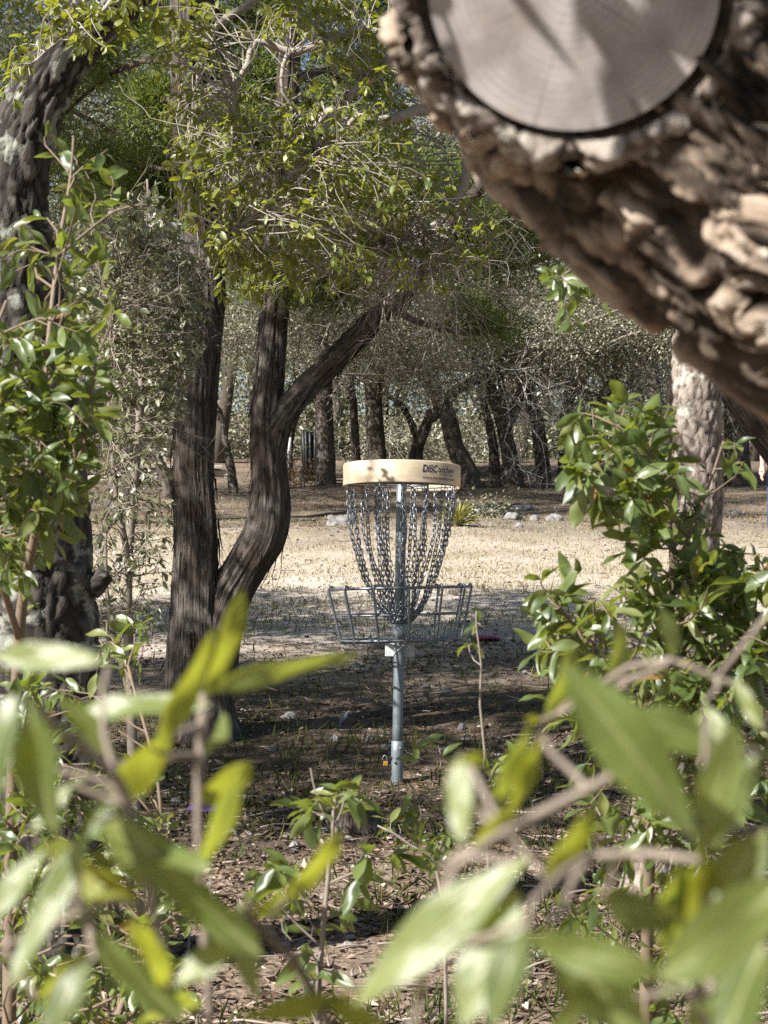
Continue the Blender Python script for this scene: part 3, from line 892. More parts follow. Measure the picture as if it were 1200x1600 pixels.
    mb = MB(); ring(mb, (0, 0, mid[1]), mid[0] - 0.006, 0.0042); put(mb, 'middle_ring', 'steel', RB, 0.8)
    mb = MB(); ring(mb, (0, 0, bot[1]), bot[0], 0.0058); put(mb, 'bottom_ring', 'steel', RB, 0.8)
    mb = MB(); ring(mb, (0, 0, bot[1]), 0.15, 0.0035, 48); put(mb, 'inner_ring', 'steel', RB, 0.8)
    for k in range(13):
        an = -math.pi / 2 + 0.13 + k * 2 * math.pi / 13
        d = np.array([math.cos(an), math.sin(an), 0])
        pr = [(0.318, 0.912), (0.322, 0.922), (0.334, 0.9265), (0.3405, 0.917), (0.338, 0.895), (0.314, 0.790), (0.291, 0.690), (0.287, 0.668), (0.276, 0.664), (0.15, 0.664), (0.033, 0.664)]
        pts, rr = resample([d * r_ + np.array([0, 0, z_]) for r_, z_ in pr], np.full(len(pr), 0.0056), 0.012)
        mb = MB(); tube(mb, pts, rr, 8); put(mb, 'basket_wire', 'steel', RB, 0.8)
    # white plate tied to the post just under the basket
    mb = MB(); box(mb, (0.004, 0.034, 0.625), (0.138, 0.006, 0.068), 0.05, 0.4); put(mb, 'number_plate', 'white_plate', smooth=False)
    mb = MB(); a = np.linspace(-0.4, math.pi + 0.4, 14); tube(mb, np.stack([0.0262 * np.cos(a), -0.0262 * np.sin(a), 0.60 + 0.026 * (np.cos(a) + 1)], -1), 0.003, 6); put(mb, 'cable_tie', 'white_plate')
build_basket()

# sun openings in the leaf roof above the clearing
GAPS += [(np.array([0.10, 10.3, z]), 0.30) for z in (0.75, 1.1, 1.42)]
GAPS += [(np.array([1.05, 7.5, z]), 0.4) for z in (1.1, 1.5, 1.9)] + [(np.array([-0.9, 11.6, 3.2]), 0.7), (np.array([0.4, 11.5, 3.0]), 0.65)]
GAPS += [(np.array([-0.95, 8.8, 2.0]), 0.8), (np.array([-0.9, 8.8, 1.5]), 0.6), (np.array([-0.8, 8.8, 2.5]), 0.5)]
GAPS += [(np.array([-0.3, 7.0, 2.45]), 0.75), (np.array([0.15, 7.0, 2.7]), 0.6), (np.array([0.1, 11.4, 3.1]), 0.7)]
GAPS += [(np.array([0.0, 10.2, 1.43]), 0.62), (np.array([-0.5, 11.5, 3.2]), 0.75), (np.array([0.35, 11.5, 2.6]), 0.6), (np.array([-0.9, 9, 2.1]), 0.5)]

# ------------------------------------------------------------------ trunk bark relief
def disp_oak(amp, kx=26, kz=11, seed=1):
    def f(bc):
        q = bc * np.array([kx, kx, kz]) + (fbm(bc * 14, 2, seed + 9)[..., None] - 0.5) * 1.3
        e, cid = worley(q, seed)
        rid = np.clip(e / 0.30, 0, 1)
        lump = fbm(bc * np.array([5, 5, 2.5]), 2, seed + 3) - 0.5
        fine = fbm(bc * 90, 2, seed + 5) - 0.5
        return amp * (rid * (0.6 + 0.6 * cid) - 0.6) + lump * amp * 1.3 + fine * amp * 0.5, np.clip(rid * (0.55 + 0.45 * cid) + fine * 0.3, 0, 1)
    return f

def disp_juniper(amp, seed=2):
    def f(bc):
        a = fbm(bc * np.array([38, 38, 1.6]), 3, seed) - 0.5
        fl = fbm(bc * np.array([9, 9, 0.7]), 2, seed + 4) - 0.5
        fine = fbm(bc * np.array([120, 120, 7]), 2, seed + 7) - 0.5
        return amp * (a * 2.4 + fl * 4.2 + fine * 1.0), np.clip(0.5 + a * 2 + fine, 0, 1)
    return f

def px_path(rows, d, step=0.014):
    """rows of (px, py, diameter px[, distance])"""
    pts = [P(r[0], r[1], r[3] if len(r) > 3 else d) for r in rows]
    rad = [r[2] * (r[3] if len(r) > 3 else d) / FPX / 2 for r in rows]
    return resample(pts, rad, step)

# ------------------------------------------------------------------ left oak
def build_left_oak():
    base = P(88, 1500, 6.5); base[2] = gz(base[0], base[1])
    root = thing('oak_tree', 'dark oak with rough lichen-spotted trunk leaning right at the top', 'tree', base)
    path, rad = px_path([(95, 1580, 230), (88, 1450, 205), (78, 1200, 190), (62, 950, 180), (44, 750, 180), (30, 560, 170), (18, 420, 150), (20, 320, 110), (32, 240, 98), (62, 150, 94), (105, 75, 90), (165, 15, 88), (250, -60, 84), (380, -150, 76), (520, -220, 66, 6.8), (700, -260, 50, 7.2)], 6.5)
    mb = MB(); tube(mb, path, rad, 120, disp=disp_oak(0.017, 25, 11, 1)); mb.build('trunk', M['oak_bark'], root)
    mb = MB(); sp, sr = px_path([(140, 920, 40), (154, 908, 34), (166, 896, 28)], 6.45, 0.01); tube(mb, sp, sr, 24, disp=disp_oak(0.006, 40, 20, 4)); st = mb.build('branch_stub', M['oak_bark'], root)
    wood, leaf = MB(), MB()
    main = [(path[int(len(path) * 0.6):], rad[int(len(path) * 0.6):])]
    # limbs that leave the trunk above the frame and carry the roof of leaves over the clearing
    lims = [[path[int(len(path) * 0.72)], (-2.2, 6.6, 3.9), (-3.4, 7.2, 4.8), (-4.8, 8.4, 5.4)],
            [path[int(len(path) * 0.78)], (-1.6, 7.4, 4.2), (-2.6, 9.0, 5.0), (-3.4, 10.6, 5.4)],
            [path[int(len(path) * 0.70)], (-2.0, 5.8, 3.8), (-4.2, 5.4, 4.8), (-5.6, 6.2, 5.2)]]
    for L in lims:
        p, r = resample([np.asarray(q) for q in L], [0.07, 0.055, 0.04, 0.02], 0.06)
        tube(wood, p, r, 10, disp=disp_oak(0.006, 30, 12, 6)); main.append((p, r))
    blobs = []
    for k in range(74):
        c = np.array([-6.9 + 4.4 * rng.random(), 5.6 + 9.6 * rng.random(), 4.3 + 1.7 * rng.random()])
        blobs.append((c, (0.75, 0.75, 0.42), 30))
    crown(wood, leaf, main, blobs, L=0.085, per=30, spread=0.16, gap=True, wl=0.48)
    wood.build('limb', M['twig'], root)
    leaf.build('crown', M['oak_leaf'], root)
    # the drooping boughs seen against the junipers
    wood, leaf = MB(), MB(); paths = []
    def bough(rows, d=7.0):
        p, r = px_path(rows, d, 0.03); 
        p = p + (np.stack([vnoise(p * 9, 3), vnoise(p * 9, 4), vnoise(p * 9, 5)], -1) - 0.5) * 0.05
        tube(wood, p, r, 8, disp=disp_oak(0.002, 60, 30, 8)); paths.append((p, r))
    bough([(700, -260, 44, 7.2), (690, -80, 34, 7.1), (660, 20, 26), (610, 62, 21), (560, 48, 19), (505, 62, 15), (455, 80, 14), (400, 62, 11), (385, 100, 10), (370, 135, 9), (372, 190, 7), (362, 250, 5)])
    bough([(612, 62, 17), (596, 100, 18, 6.9), (560, 140, 13, 6.8), (535, 175, 14, 6.8), (505, 200, 12, 6.8), (488, 235, 12, 6.8), (486, 262, 9, 6.8), (455, 275, 9, 6.8), (430, 310, 8, 6.8), (400, 330, 6, 6.8), (350, 370, 4, 6.8)])
    bough([(545, 170, 11, 6.8), (510, 170, 9), (497, 215, 9), (490, 240, 8)])
    bough([(455, 80, 10), (446, 100, 8), (448, 140, 7), (470, 170, 4)])
    bough([(690, -80, 30, 7.1), (720, 60, 26, 7.2), (720, 150, 22, 7.2), (650, 180, 18, 7.1), (590, 195, 16, 7.0), (555, 185, 10), (530, 215, 6)])
    bough([(720, 150, 20, 7.2), (735, 260, 16, 7.3), (700, 330, 12, 7.3), (660, 360, 10, 7.3), (610, 390, 6, 7.3)])
    bough([(250, -80, 20, 6.1), (200, -40, 14, 5.9), (150, 20, 8, 5.9), (100, 70, 5, 5.9), (40, 110, 3, 5.9)])
    bough([(520, -220, 40, 6.8), (470, -100, 24, 7.4), (420, -20, 16, 7.6), (330, 60, 10, 7.6), (300, 150, 6, 7.6)])
    zones = [([(255, 250), (330, 190), (470, 130), (560, 130), (640, 230), (640, 330), (560, 430), (420, 420), (330, 420), (280, 330)], 330, 6.5, 7.8),
             ([(380, 0), (640, 0), (650, 200), (560, 130), (420, 60)], 110, 6.6, 7.6),
             ([(560, 260), (690, 280), (790, 330), (760, 420), (620, 430), (560, 400)], 62, 6.8, 7.7),
             ([(180, 20), (280, 0), (320, 100), (260, 90)], 16, 6.4, 7.0), ([(240, -10), (340, 0), (340, 250), (250, 250)], 70, 7.0, 7.8), ([(330, 390), (520, 390), (740, 400), (700, 470), (600, 450), (480, 470), (340, 470)], 70, 6.8, 7.8), ([(40, -10), (240, -20), (200, 60), (120, 100), (60, 60)], 40, 5.7, 6.2), ([(0, 60), (50, 20), (60, 110), (0, 200)], 8, 5.7, 6.2)]
    for poly, n_, d0, d1 in zones:
        twigs(wood, leaf, paths, sample_poly(poly, n_, d0, d1), L=0.036, per=11, run=0.14, level=1, r=0.0016, wl=0.42, low=0.15, jitter=0.25, maxlen=0.45, seg=4)
    for q in sample_poly([(500, 320), (760, 320), (740, 430), (560, 440)], 60, 6.9, 7.5):
        a, _ = near_on(paths, q, 0.3); bare(wood, a, q - a + np.array([0, 0, -0.1]), 0.35, 0.003, 2, 0.6, 3, 3)
    for q in sample_poly([(270, 60), (640, 40), (660, 330), (320, 400)], 55, 6.6, 7.4):
        a, _ = near_on(paths, q, 0.2); bare(wood, a, q - a, 0.28, 0.0026, 2, 0.7, 3, 3)
    wood.build('drooping_bough', M['bough'], root); leaf.build('bough_leaves', M['top_leaf'], root)
build_left_oak()

# leafy shrub in front of the left trunk
def build_left_shrub():
    base = P(20, 1560, 3.5); base[2] = gz(base[0], base[1])
    root = thing('oak_shrub', 'glossy green oak shrub in front of the dark lichen-spotted trunk', 'shrub', base)
    wood, leaf = MB(), MB(); paths = []
    def st(rows, d):
        p, r = px_path(rows, d, 0.03); tube(wood, p, r, 7); paths.append((p, r))
    g = P(20, 2300, 3.5)
    st([(20, 2250, 26, 3.5), (15, 1500, 22, 3.5), (30, 1000, 18, 3.4), (60, 800, 13, 3.3), (70, 600, 9, 3.3), (90, 400, 7, 3.4), (110, 280, 5, 3.5), (115, 215, 4, 3.5)], 3.4)
    st([(30, 1000, 12, 3.4), (-20, 820, 10, 3.2), (-30, 600, 8, 3.1), (10, 470, 5, 3.1)], 3.2)
    st([(60, 800, 8, 3.3), (130, 700, 6, 3.2), (150, 560, 4, 3.2)], 3.2)
    st([(90, 400, 6, 3.4), (180, 330, 4, 3.5), (230, 320, 3, 3.5)], 3.4)
    zones = [([(0, 480), (120, 510), (160, 600), (140, 720), (120, 830), (60, 900), (0, 920), (-60, 800), (-60, 520)], 108, 3.0, 3.5, 9),
             ([(0, 330), (150, 300), (200, 470), (150, 540), (0, 520)], 18, 3.2, 3.6, 6),
             ([(60, 200), (150, 180), (230, 330), (110, 340)], 8, 3.4, 3.7, 6),
             ([(0, 1050), (120, 1080), (200, 1200), (330, 1400), (350, 1600), (0, 1620), (-60, 1300)], 110, 3.2, 4.0, 10),
             ([(150, 960), (230, 980), (240, 1080), (140, 1120)], 6, 3.6, 4.2, 8)]
    st([(20, 2250, 18, 3.5), (150, 1700, 14, 3.6), (230, 1450, 10, 3.7), (250, 1250, 6, 3.7), (200, 1040, 5, 3.8)], 3.6)
    for poly, n_, d0, d1, per in zones:
        twigs(wood, leaf, paths, sample_poly(poly, n_, d0, d1), L=0.047, per=per, run=0.13, level=2, r=0.0014, wl=0.34, low=0.5, jitter=0.1, seg=5, maxlen=0.3)
    wood.build('stem', M['brown_stem'], root); leaf.build('foliage', M['oak_leaf'], root)
build_left_shrub()

# pale grey-green oak behind the left trunk
def build_pale_oak():
    base = P(215, 1330, 8.6); base[2] = gz(base[0], base[1])
    root = thing('young_oak', 'twiggy young oak with pale gray-green leaves left of the juniper trunks', 'tree', base)
    wood, leaf = MB(), MB(); paths = []
    def st(rows, d=8.7):
        p, r = px_path(rows, d, 0.05); tube(wood, p, r, 7); paths.append((p, r))
    st([(215, 1360, 20), (205, 1100, 17), (200, 900, 15), (215, 700, 12), (225, 520, 9), (235, 380, 6), (230, 280, 3)])
    st([(205, 900, 12), (180, 750, 9, 8.5), (170, 560, 6, 8.4), (190, 420, 4, 8.4)])
    st([(215, 700, 9), (265, 600, 7, 8.8), (290, 480, 4, 8.9), (330, 420, 3, 9.0)])
    st([(205, 1100, 9), (170, 950, 7), (165, 820, 4)])
    twigs(wood, leaf, paths, sample_poly([(120, 330), (240, 300), (330, 420), (340, 500), (300, 600), (265, 690), (160, 690), (140, 560), (110, 470)], 430, 8.2, 9.4), L=0.042, per=13, run=0.2, level=1, r=0.0017, wl=0.40, low=0.3, jitter=0.3, maxlen=0.5)
    twigs(wood, leaf, paths, sample_poly([(150, 680), (270, 680), (265, 980), (170, 1010), (140, 800)], 150, 8.2, 9.2), L=0.034, per=9, run=0.2, level=1, r=0.0016, wl=0.42, low=0.3, jitter=0.3, maxlen=0.5)
    for q in sample_poly([(130, 340), (330, 400), (300, 640), (150, 720)], 40, 8.2, 9.2):
        a, _ = near_on(paths, q, 0.3); bare(wood, a, q - a, 0.35, 0.003, 2, 0.6, 3, 3)
    wood.build('stem', M['twig'], root); leaf.build('foliage', M['gray_leaf'], root)
build_pale_oak()

# ------------------------------------------------------------------ the forked juniper
def strips(mb, pth, rd, n_=170):
    # loose strips of bark
    for k in range(n_):
        i = rng.integers(10, int(len(pth) * 0.75))
        tn = nrm(pth[i + 1] - pth[i])
        u = rand_dir(1)[0]; u = nrm(u - tn * (u @ tn))
        p0 = pth[i] + u * rd[i] * 0.97
        L = 0.06 + 0.26 * rng.random()
        q = np.array([p0 + tn * L * s * (-1) + u * (0.004 + 0.045 * s * s * rng.random()) for s in np.linspace(0, 1, 5)])
        tube(mb, q, np.linspace(0.005, 0.0012, 5), 3, cap=False)

def build_juniper():
    base = P(325, 1150, 11.5); base[2] = gz(base[0], base[1])
    root = thing('juniper_tree', 'forked juniper with two shaggy dark trunks left of the basket', 'tree', base)
    t1, r1 = px_path([(318, 1190, 150), (312, 1120, 118), (308, 1050, 96), (306, 950, 78), (308, 850, 70), (303, 740, 67), (306, 640, 66), (312, 540, 62), (318, 440, 58), (305, 320, 60), (295, 150, 54), (290, -60, 44), (285, -300, 30)], 11.5)
    t2, r2 = px_path([(322, 1130, 60), (334, 1060, 68), (342, 990, 64), (356, 938, 60), (384, 886, 60, 11.45), (410, 842, 64, 11.4), (420, 795, 60, 11.4), (419, 725, 52, 11.4), (416, 650, 54, 11.4), (421, 590, 48, 11.4), (427, 500, 43, 11.4), (433, 420, 44, 11.4), (440, 260, 38, 11.4), (452, 60, 32, 11.4), (455, -200, 20, 11.4)], 11.5)
    t3, r3 = px_path([(425, 720, 40, 11.4), (438, 662, 38, 11.35), (474, 612, 36, 11.3), (520, 566, 34, 11.3), (575, 510, 32, 11.2), (620, 465, 34, 11.2), (670, 400, 28, 11.1), (720, 330, 22, 11.1), (800, 230, 14, 11.0)], 11.3)
    mb = MB(); tube(mb, t1, r1, 130, disp=disp_juniper(0.014, 2)); strips(mb, t1, r1)
    mb.build('trunk', M['juniper_bark'], root)
    mb = MB(); tube(mb, t2, r2, 130, disp=disp_juniper(0.014, 12)); strips(mb, t2, r2); mb.build('trunk', M['juniper_bark'], root)
    mb = MB(); tube(mb, t3, r3, 80, disp=disp_juniper(0.009, 22)); strips(mb, t3, r3); mb.build('limb', M['juniper_bark'], root)
    wood, leaf = MB(), MB()
    paths = [(t1[len(t1) // 2:], r1[len(t1) // 2:]), (t2[int(len(t2) * .6):], r2[int(len(t2) * .6):]), (t3[len(t3) // 2:], r3[len(t3) // 2:])]
    # (px, py, distance, radii px, clumps)
    B = [(385, 130, 11.8, 75, 50, 34), (350, 200, 11.4, 60, 55, 28), (455, 220, 11.6, 70, 60, 30), (540, 130, 12.0, 80, 60, 28), (590, 250, 11.6, 70, 60, 30),
         (500, 440, 11.0, 60, 42, 34), (470, 400, 11.2, 40, 40, 14), (660, 300, 11.4, 70, 50, 30), (560, 330, 11.8, 70, 50, 20), (715, 360, 11.3, 60, 50, 18),
         (240, 170, 12.0, 60, 60, 26), (240, 290, 12.4, 60, 60, 26), (170, 260, 12.8, 60, 60, 16), (330, 330, 12.2, 60, 50, 16), (300, 60, 12.0, 80, 50, 22), (120, 110, 13.2, 75, 60, 22), (135, 290, 13.2, 60, 70, 18), (70, 210, 13.6, 60, 80, 16), (200, 40, 13.0, 60, 50, 16),
         (430, 20, 12.2, 80, 60, 20), (560, 10, 12.2, 90, 60, 22), (760, 500, 12.4, 60, 40, 14), (380, 420, 12.2, 40, 60, 14), (640, 400, 11.5, 60, 40, 12),
         (300, -150, 12.3, 140, 90, 20), (480, -180, 12.3, 140, 90, 20), (620, -150, 12.3, 140, 90, 14)]
    bl = [(P(a, b_, d), (rx * d / FPX, rx * d / FPX, ry * d / FPX), n_) for a, b_, d, rx, ry, n_ in B]
    crown(wood, leaf, paths, bl, L=0.040, per=165, spread=0.065, kind='juniper', r=0.006, wl=0.24, gap=False)
    for q in sample_poly([(480, 330), (760, 340), (800, 470), (600, 520), (520, 440)], 26, 10.8, 12):
        a, _ = near_on(paths, q, 0.4); bare(wood, q, rand_dir(1)[0] + np.array([0, 0, -0.3]), 0.45, 0.004, 2, 0.6, 3, 4)
    wood.build('branch', M['dark_twig'], root); leaf.build('crown', M['juniper'], root)
build_juniper()

# ------------------------------------------------------------------ right oak, its trunk in the sun, and the leafy shrub before it
def build_right():
    base = P(1020, 1400, 7.5); base[2] = gz(base[0], base[1])
    root = thing('oak_tree', 'oak with pale blocky bark behind the leafy shrub', 'tree', base)
    p, r = px_path([(1012, 1440, 110), (1022, 1350, 92), (1040, 1200, 84), (1058, 1050, 80), (1078, 920, 78), (1090, 800, 76), (1088, 700, 78), (1086, 620, 82), (1092, 540, 84), (1110, 420, 84), (1160, 250, 80), (1240, 60, 70), (1300, -200, 50), (1330, -420, 30)], 7.5)
    mb = MB(); tube(mb, p, r, 84, disp=disp_oak(0.011, 34, 18, 41)); mb.build('trunk', M['pale_bark'], root)
    wood, leaf = MB(), MB()
    main = [(p[int(len(p) * .75):], r[int(len(p) * .75):])]
    bl = [(np.array([1.9 + 4.6 * rng.random(), 4.0 + 11 * rng.random(), 4.0 + 2.2 * rng.random()]), (0.85, 0.85, 0.45), 26) for _ in range(44)]  # unseen crown, enlarged to hold back sky light from the clearing
    crown(wood, leaf, main, bl, L=0.09, per=26, spread=0.18, wl=0.48)
    wood.build('limb', M['twig'], root); leaf.build('crown', M['oak_leaf'], root)

    base = P(960, 1700, 3.3); base[2] = gz(base[0], base[1])
    root = thing('oak_shrub', 'glossy green oak shrub in front of the pale oak trunk', 'shrub', base)
    wood, leaf = MB(), MB(); paths = []
    def st(rows, d=3.2):
        q, rr = px_path(rows, d, 0.03); tube(wood, q, rr, 7); paths.append((q, rr))
    st([(1010, 2350, 26, 3.3), (1010, 1600, 22, 3.3), (1020, 1250, 16), (1040, 1050, 13), (1050, 900, 10), (1040, 780, 7), (1000, 690, 5), (930, 650, 3)])
    st([(1040, 1050, 9), (1120, 950, 7), (1200, 900, 5), (1280, 840, 4)])
    st([(1020, 1250, 10), (950, 1080, 8), (900, 980, 5), (850, 930, 3)])
    st([(1050, 900, 6), (1100, 780, 5), (1130, 690, 3)])
    st([(1040, 1100, 7), (1150, 1050, 5), (1230, 1030, 4)])
    st([(1000, 690, 4), (940, 720, 4), (890, 760, 3)])
    zones = [([(870, 650), (1000, 620), (1060, 640), (1060, 760), (1000, 800), (900, 780), (880, 720)], 34, 3.0, 3.4, 9),
             ([(980, 760), (1090, 740), (1120, 960), (1000, 1000), (970, 880)], 26, 3.0, 3.4, 9),
             ([(850, 950), (1000, 960), (1200, 960), (1220, 1110), (1000, 1120), (850, 1090), (820, 1020)], 72, 2.9, 3.5, 9),
             ([(1090, 850), (1220, 850), (1220, 980), (1090, 980)], 26, 3.0, 3.5, 8),
             ([(840, 900), (900, 890), (930, 980), (840, 970)], 5, 3.1, 3.3, 6),
             ([(860, 1120), (1220, 1120), (1220, 1600), (900, 1600)], 70, 3.0, 3.7, 9),
             ([(1100, 680), (1180, 690), (1170, 740)], 3, 3.0, 3.2, 4)]
    for poly, n_, d0, d1, per in zones:
        twigs(wood, leaf, paths, sample_poly(poly, n_, d0, d1), L=0.05, per=per, run=0.15, level=2, r=0.0014, wl=0.34, low=0.4, jitter=0.1, seg=5, maxlen=0.28)
    wood.build('stem', M['brown_stem'], root); leaf.build('foliage', M['oak_leaf'], root)
build_right()

# ------------------------------------------------------------------ thin saplings in the clearing
def sapling(label, base_px, d, stems, zones, L, lvl=2, stem_mat='twig'):
    base = P(*base_px, d); base[2] = gz(base[0], base[1])
    root = thing('oak_sapling', label, 'sapling', base)
    wood, leaf = MB(), MB(); paths = []
    for rows in stems:
        q, rr = px_path(rows, d, 0.03); tube(wood, q, rr, 7); paths.append((q, rr))
    for poly, n_, per in zones:
        twigs(wood, leaf, paths, sample_poly(poly, n_, d - 0.12, d + 0.12), L=L, per=per, run=0.09, level=lvl, r=0.0012, wl=0.33, low=0.3, jitter=0.03, seg=5, maxlen=0.14)
    wood.build('stem', M[stem_mat], root); leaf.build('foliage', M['oak_leaf'], root)
def ground_row(d, x):
    return 915 + (CAMZ - float(gz((x - 600) / FPX * d, d))) / d * FPX + 10
sapling('upright oak sapling with pale stem standing before the weathered stump', (500, 1600), 2.9,
        [[(495, ground_row(2.9, 495), 13), (498, 1600, 10), (500, 1520, 9), (510, 1400, 8), (517, 1330, 7), (523, 1250, 6)],
         [(515, 1380, 5), (560, 1360, 4), (610, 1335, 3)], [(506, 1440, 4), (470, 1400, 3), (445, 1370, 3)], [(503, 1480, 4), (470, 1450, 3), (440, 1420, 2)], [(518, 1300, 4), (495, 1245, 3), (485, 1200, 2)]],
        [([(470, 1200), (500, 1210), (505, 1290), (460, 1290)], 3, 6), ([(510, 1230), (570, 1230), (570, 1260), (515, 1260)], 3, 6), ([(400, 1350), (470, 1350), (460, 1440), (400, 1430)], 5, 6), ([(530, 1340), (630, 1320), (620, 1380), (540, 1430)], 5, 5), ([(420, 1430), (540, 1430), (540, 1530), (430, 1530)], 6, 5)], 0.052)
sapling('tall thin bare-stemmed sapling with few leaves right of the basket', (745, 1500), 3.6,
        [[(775, ground_row(3.6, 775), 7), (764, 1400, 6), (757, 1250, 5), (758, 1180, 4.4), (750, 1100, 4), (752, 1040, 3.4), (745, 985, 3), (744, 955, 2.4)], [(757, 1250, 4), (700, 1235, 3), (640, 1245, 2)], [(758, 1280, 4), (790, 1240, 3), (830, 1200, 2)]],
        [([(725, 1010), (745, 1005), (745, 1025)], 1, 3), ([(650, 1140), (700, 1150), (690, 1210), (650, 1180)], 2, 4), ([(730, 1180), (800, 1180), (800, 1260), (720, 1250)], 7, 5), ([(640, 1240), (720, 1260), (700, 1300), (630, 1300)], 4, 4), ([(735, 960), (750, 970), (745, 980)], 1, 3)], 0.042)
sapling('low spreading oak sprout on the ground right of the stump', (690, 1450), 4.6,
        [[(700, ground_row(4.6, 700), 7), (690, 1400, 6), (640, 1320, 5), (590, 1290, 3)], [(690, 1400, 4), (720, 1330, 3), (730, 1300, 2)]],
        [([(600, 1270), (720, 1270), (740, 1360), (630, 1360)], 9, 6)], 0.045)

# ------------------------------------------------------------------ background trees
def far_tree(name, label, rows, d, crown_c, crown_n, bark='far_bark', leafm='far_leaf', limbs=(), height=5.2, kind='oak', rowsd=None, bare_n=0, juni=False, per=58):
    rows = list(rows)
    b0 = P(rows[0][0], rows[0][1], d); base = np.array([b0[0], b0[1], gz(b0[0], b0[1])])
    root = thing(name, label, 'tree', base)
    low = base - np.array([0, 0, 0.25])
    pts = [low] + [P(q[0], q[1], d) for q in rows[1:]]
    rad = [rows[0][2] * d / FPX / 2 * 1.25] + [q[2] * d / FPX / 2 for q in rows[1:]]
    top = pts[-1]
    dr = nrm(pts[-1] - pts[-2]) * 0.4 + np.array([0, 0, 0.8])
    while top[2] < base[2] + height * 0.8:
        top = top + nrm(dr + rng.normal(size=3) * 0.35) * 0.7
        pts.append(top); rad.append(max(0.03, rad[-1] * 0.78))
    p, r = resample(pts, rad, 0.05)
    dsp = disp_juniper(0.012, int(rng.integers(99))) if juni else disp_oak(0.012, 18, 8, int(rng.integers(99)))
    mb = MB(); tube(mb, p, r, 28, disp=dsp); mb.build('trunk', M[bark], root)
    paths = [(p[len(p) // 3:], r[len(p) // 3:])]
    for lr in limbs:
        lp, lrad = px_path(lr, d, 0.05)
        mb = MB(); tube(mb, lp, lrad, 20, disp=dsp); mb.build('limb', M[bark], root); paths.append((lp, lrad))
    wood, leaf = MB(), MB()
    blobs = []; TONE[0] = 0.12 + 0.76 * rng.random()
    for k in range(crown_n if rowsd else int(crown_n * 1.0)):
        q = rng.random() if rowsd else rng.random() ** 2.6
        c = base + np.array([rng.normal() * crown_c[0] * 1.25, rng.normal() * (rowsd or 1.4) - (0.3 if rowsd else 0.2 + 1.5 * q), crown_c[1] - (0 if rowsd else 0.05) + (height - crown_c[1]) * q])
        blobs.append((c, (0.95, 0.95, 0.55), 26))
    crown(wood, leaf, paths, blobs, L=0.052 if not juni else 0.08, per=int(per * 1.25), spread=0.22, kind='juniper' if juni else 'oak', wl=0.5 if not juni else 0.22, r=0.012)
    TONE[0] = None
    dead = MB()
    for _ in range(int(bare_n * 1.8)):
        a, _r = near_on(paths, base + np.array([rng.normal() * 1.2, rng.normal() * 1.0 - 0.5, crown_c[1] - 0.4 + 1.6 * rng.random()]), 0.2)
        bare(dead, a, np.array([rng.normal(), -0.7 + rng.normal() * 0.5, -0.1 + rng.normal() * 0.5]), 1.3, 0.018, 3, 0.6, 3, 4)
    wood.build('branch', M['dark_twig' if juni else 'twig'], root)
    if bare_n: dead.build('bare_twigs', M['dead_twig'], root)
    leaf.build('crown', M[leafm], root)

G = lambda d, x=600: 915 + (CAMZ - float(gz((x - 600) / FPX * d, d))) / d * FPX
far_tree('juniper_tree', 'straight shaggy juniper trunk in the background just left of the band', [(510, 757, 30), (510, 735, 29), (508, 660, 27), (507, 600, 24), (504, 540, 20)], 34.5, (1.0, 2.6), 9, 'juniper_bark', 'far_dark', juni=True, height=6.5)
far_tree('oak_tree', 'thick dark background oak rising behind the left half of the band', [(590, 740, 34), (588, 700, 30), (584, 640, 27), (585, 600, 28), (592, 560, 22), (600, 520, 16)], 37, (1.3, 2.4), 10, limbs=[[(584, 610, 14), (560, 580, 10), (540, 550, 7)]], bare_n=5)
far_tree('juniper_tree', 'thin pale-sided juniper trunk beside the thick dark background oak', [(556, 738, 16), (556, 700, 14), (553, 640, 12), (550, 580, 10)], 38, (0.8, 2.8), 5, 'juniper_bark', 'far_dark', juni=True)
far_tree('oak_tree', 'small gray background oak forking low behind the middle of the band', [(645, 735, 22), (651, 705, 20), (662, 675, 18), (672, 650, 14), (684, 630, 12)], 37.5, (1.1, 2.2), 8, limbs=[[(653, 688, 12), (640, 655, 10), (625, 632, 9), (608, 620, 6)]], bare_n=4)
far_tree('oak_tree', 'leaning background oak with cut stubs behind the lettered end of the band', [(737, 765, 36), (728, 735, 34), (712, 700, 28), (702, 660, 27), (690, 630, 27), (672, 600, 24), (655, 580, 18), (635, 560, 12)], 34.5, (1.3, 2.2), 11,
         limbs=[[(695, 632, 16), (712, 610, 16), (735, 598, 15), (760, 575, 12), (790, 555, 8)], [(728, 733, 16), (726, 722, 15), (722, 716, 14)], [(690, 640, 12), (676, 655, 10), (668, 640, 6)]], bare_n=9)
far_tree('oak_tree', 'forked background oak with flared foot right of the band', [(802, 752, 40), (798, 725, 27), (792, 690, 24), (780, 640, 23), (764, 605, 22), (748, 575, 16), (740, 550, 12)], 35, (1.3, 2.3), 11,
         limbs=[[(793, 670, 14), (803, 635, 12), (812, 610, 9)], [(785, 650, 14), (784, 610, 12), (780, 580, 8)]], bare_n=9)
far_tree('oak_tree', 'slim dark background oak leaning left beside the forked oak', [(774, 745, 20), (772, 715, 17), (766, 670, 15), (755, 630, 13), (748, 590, 10)], 36, (0.8, 2.6), 6)
far_tree('oak_tree', 'dark bent background oak just left of the leafy shrub', [(850, 735, 24), (845, 700, 22), (838, 655, 20), (826, 615, 19), (815, 585, 14)], 36.5, (1.2, 2.4), 9, limbs=[[(822, 600, 10), (808, 640, 9), (800, 660, 8)]], bare_n=8)
far_tree('juniper_tree', 'reddish dark background trunk rising behind the top of the leafy shrub', [(880, 750, 20), (882, 690, 18), (886, 640, 18), (895, 600, 14)], 37, (1.1, 2.4), 7, 'juniper_bark', 'far_dark', juni=True, bare_n=8)
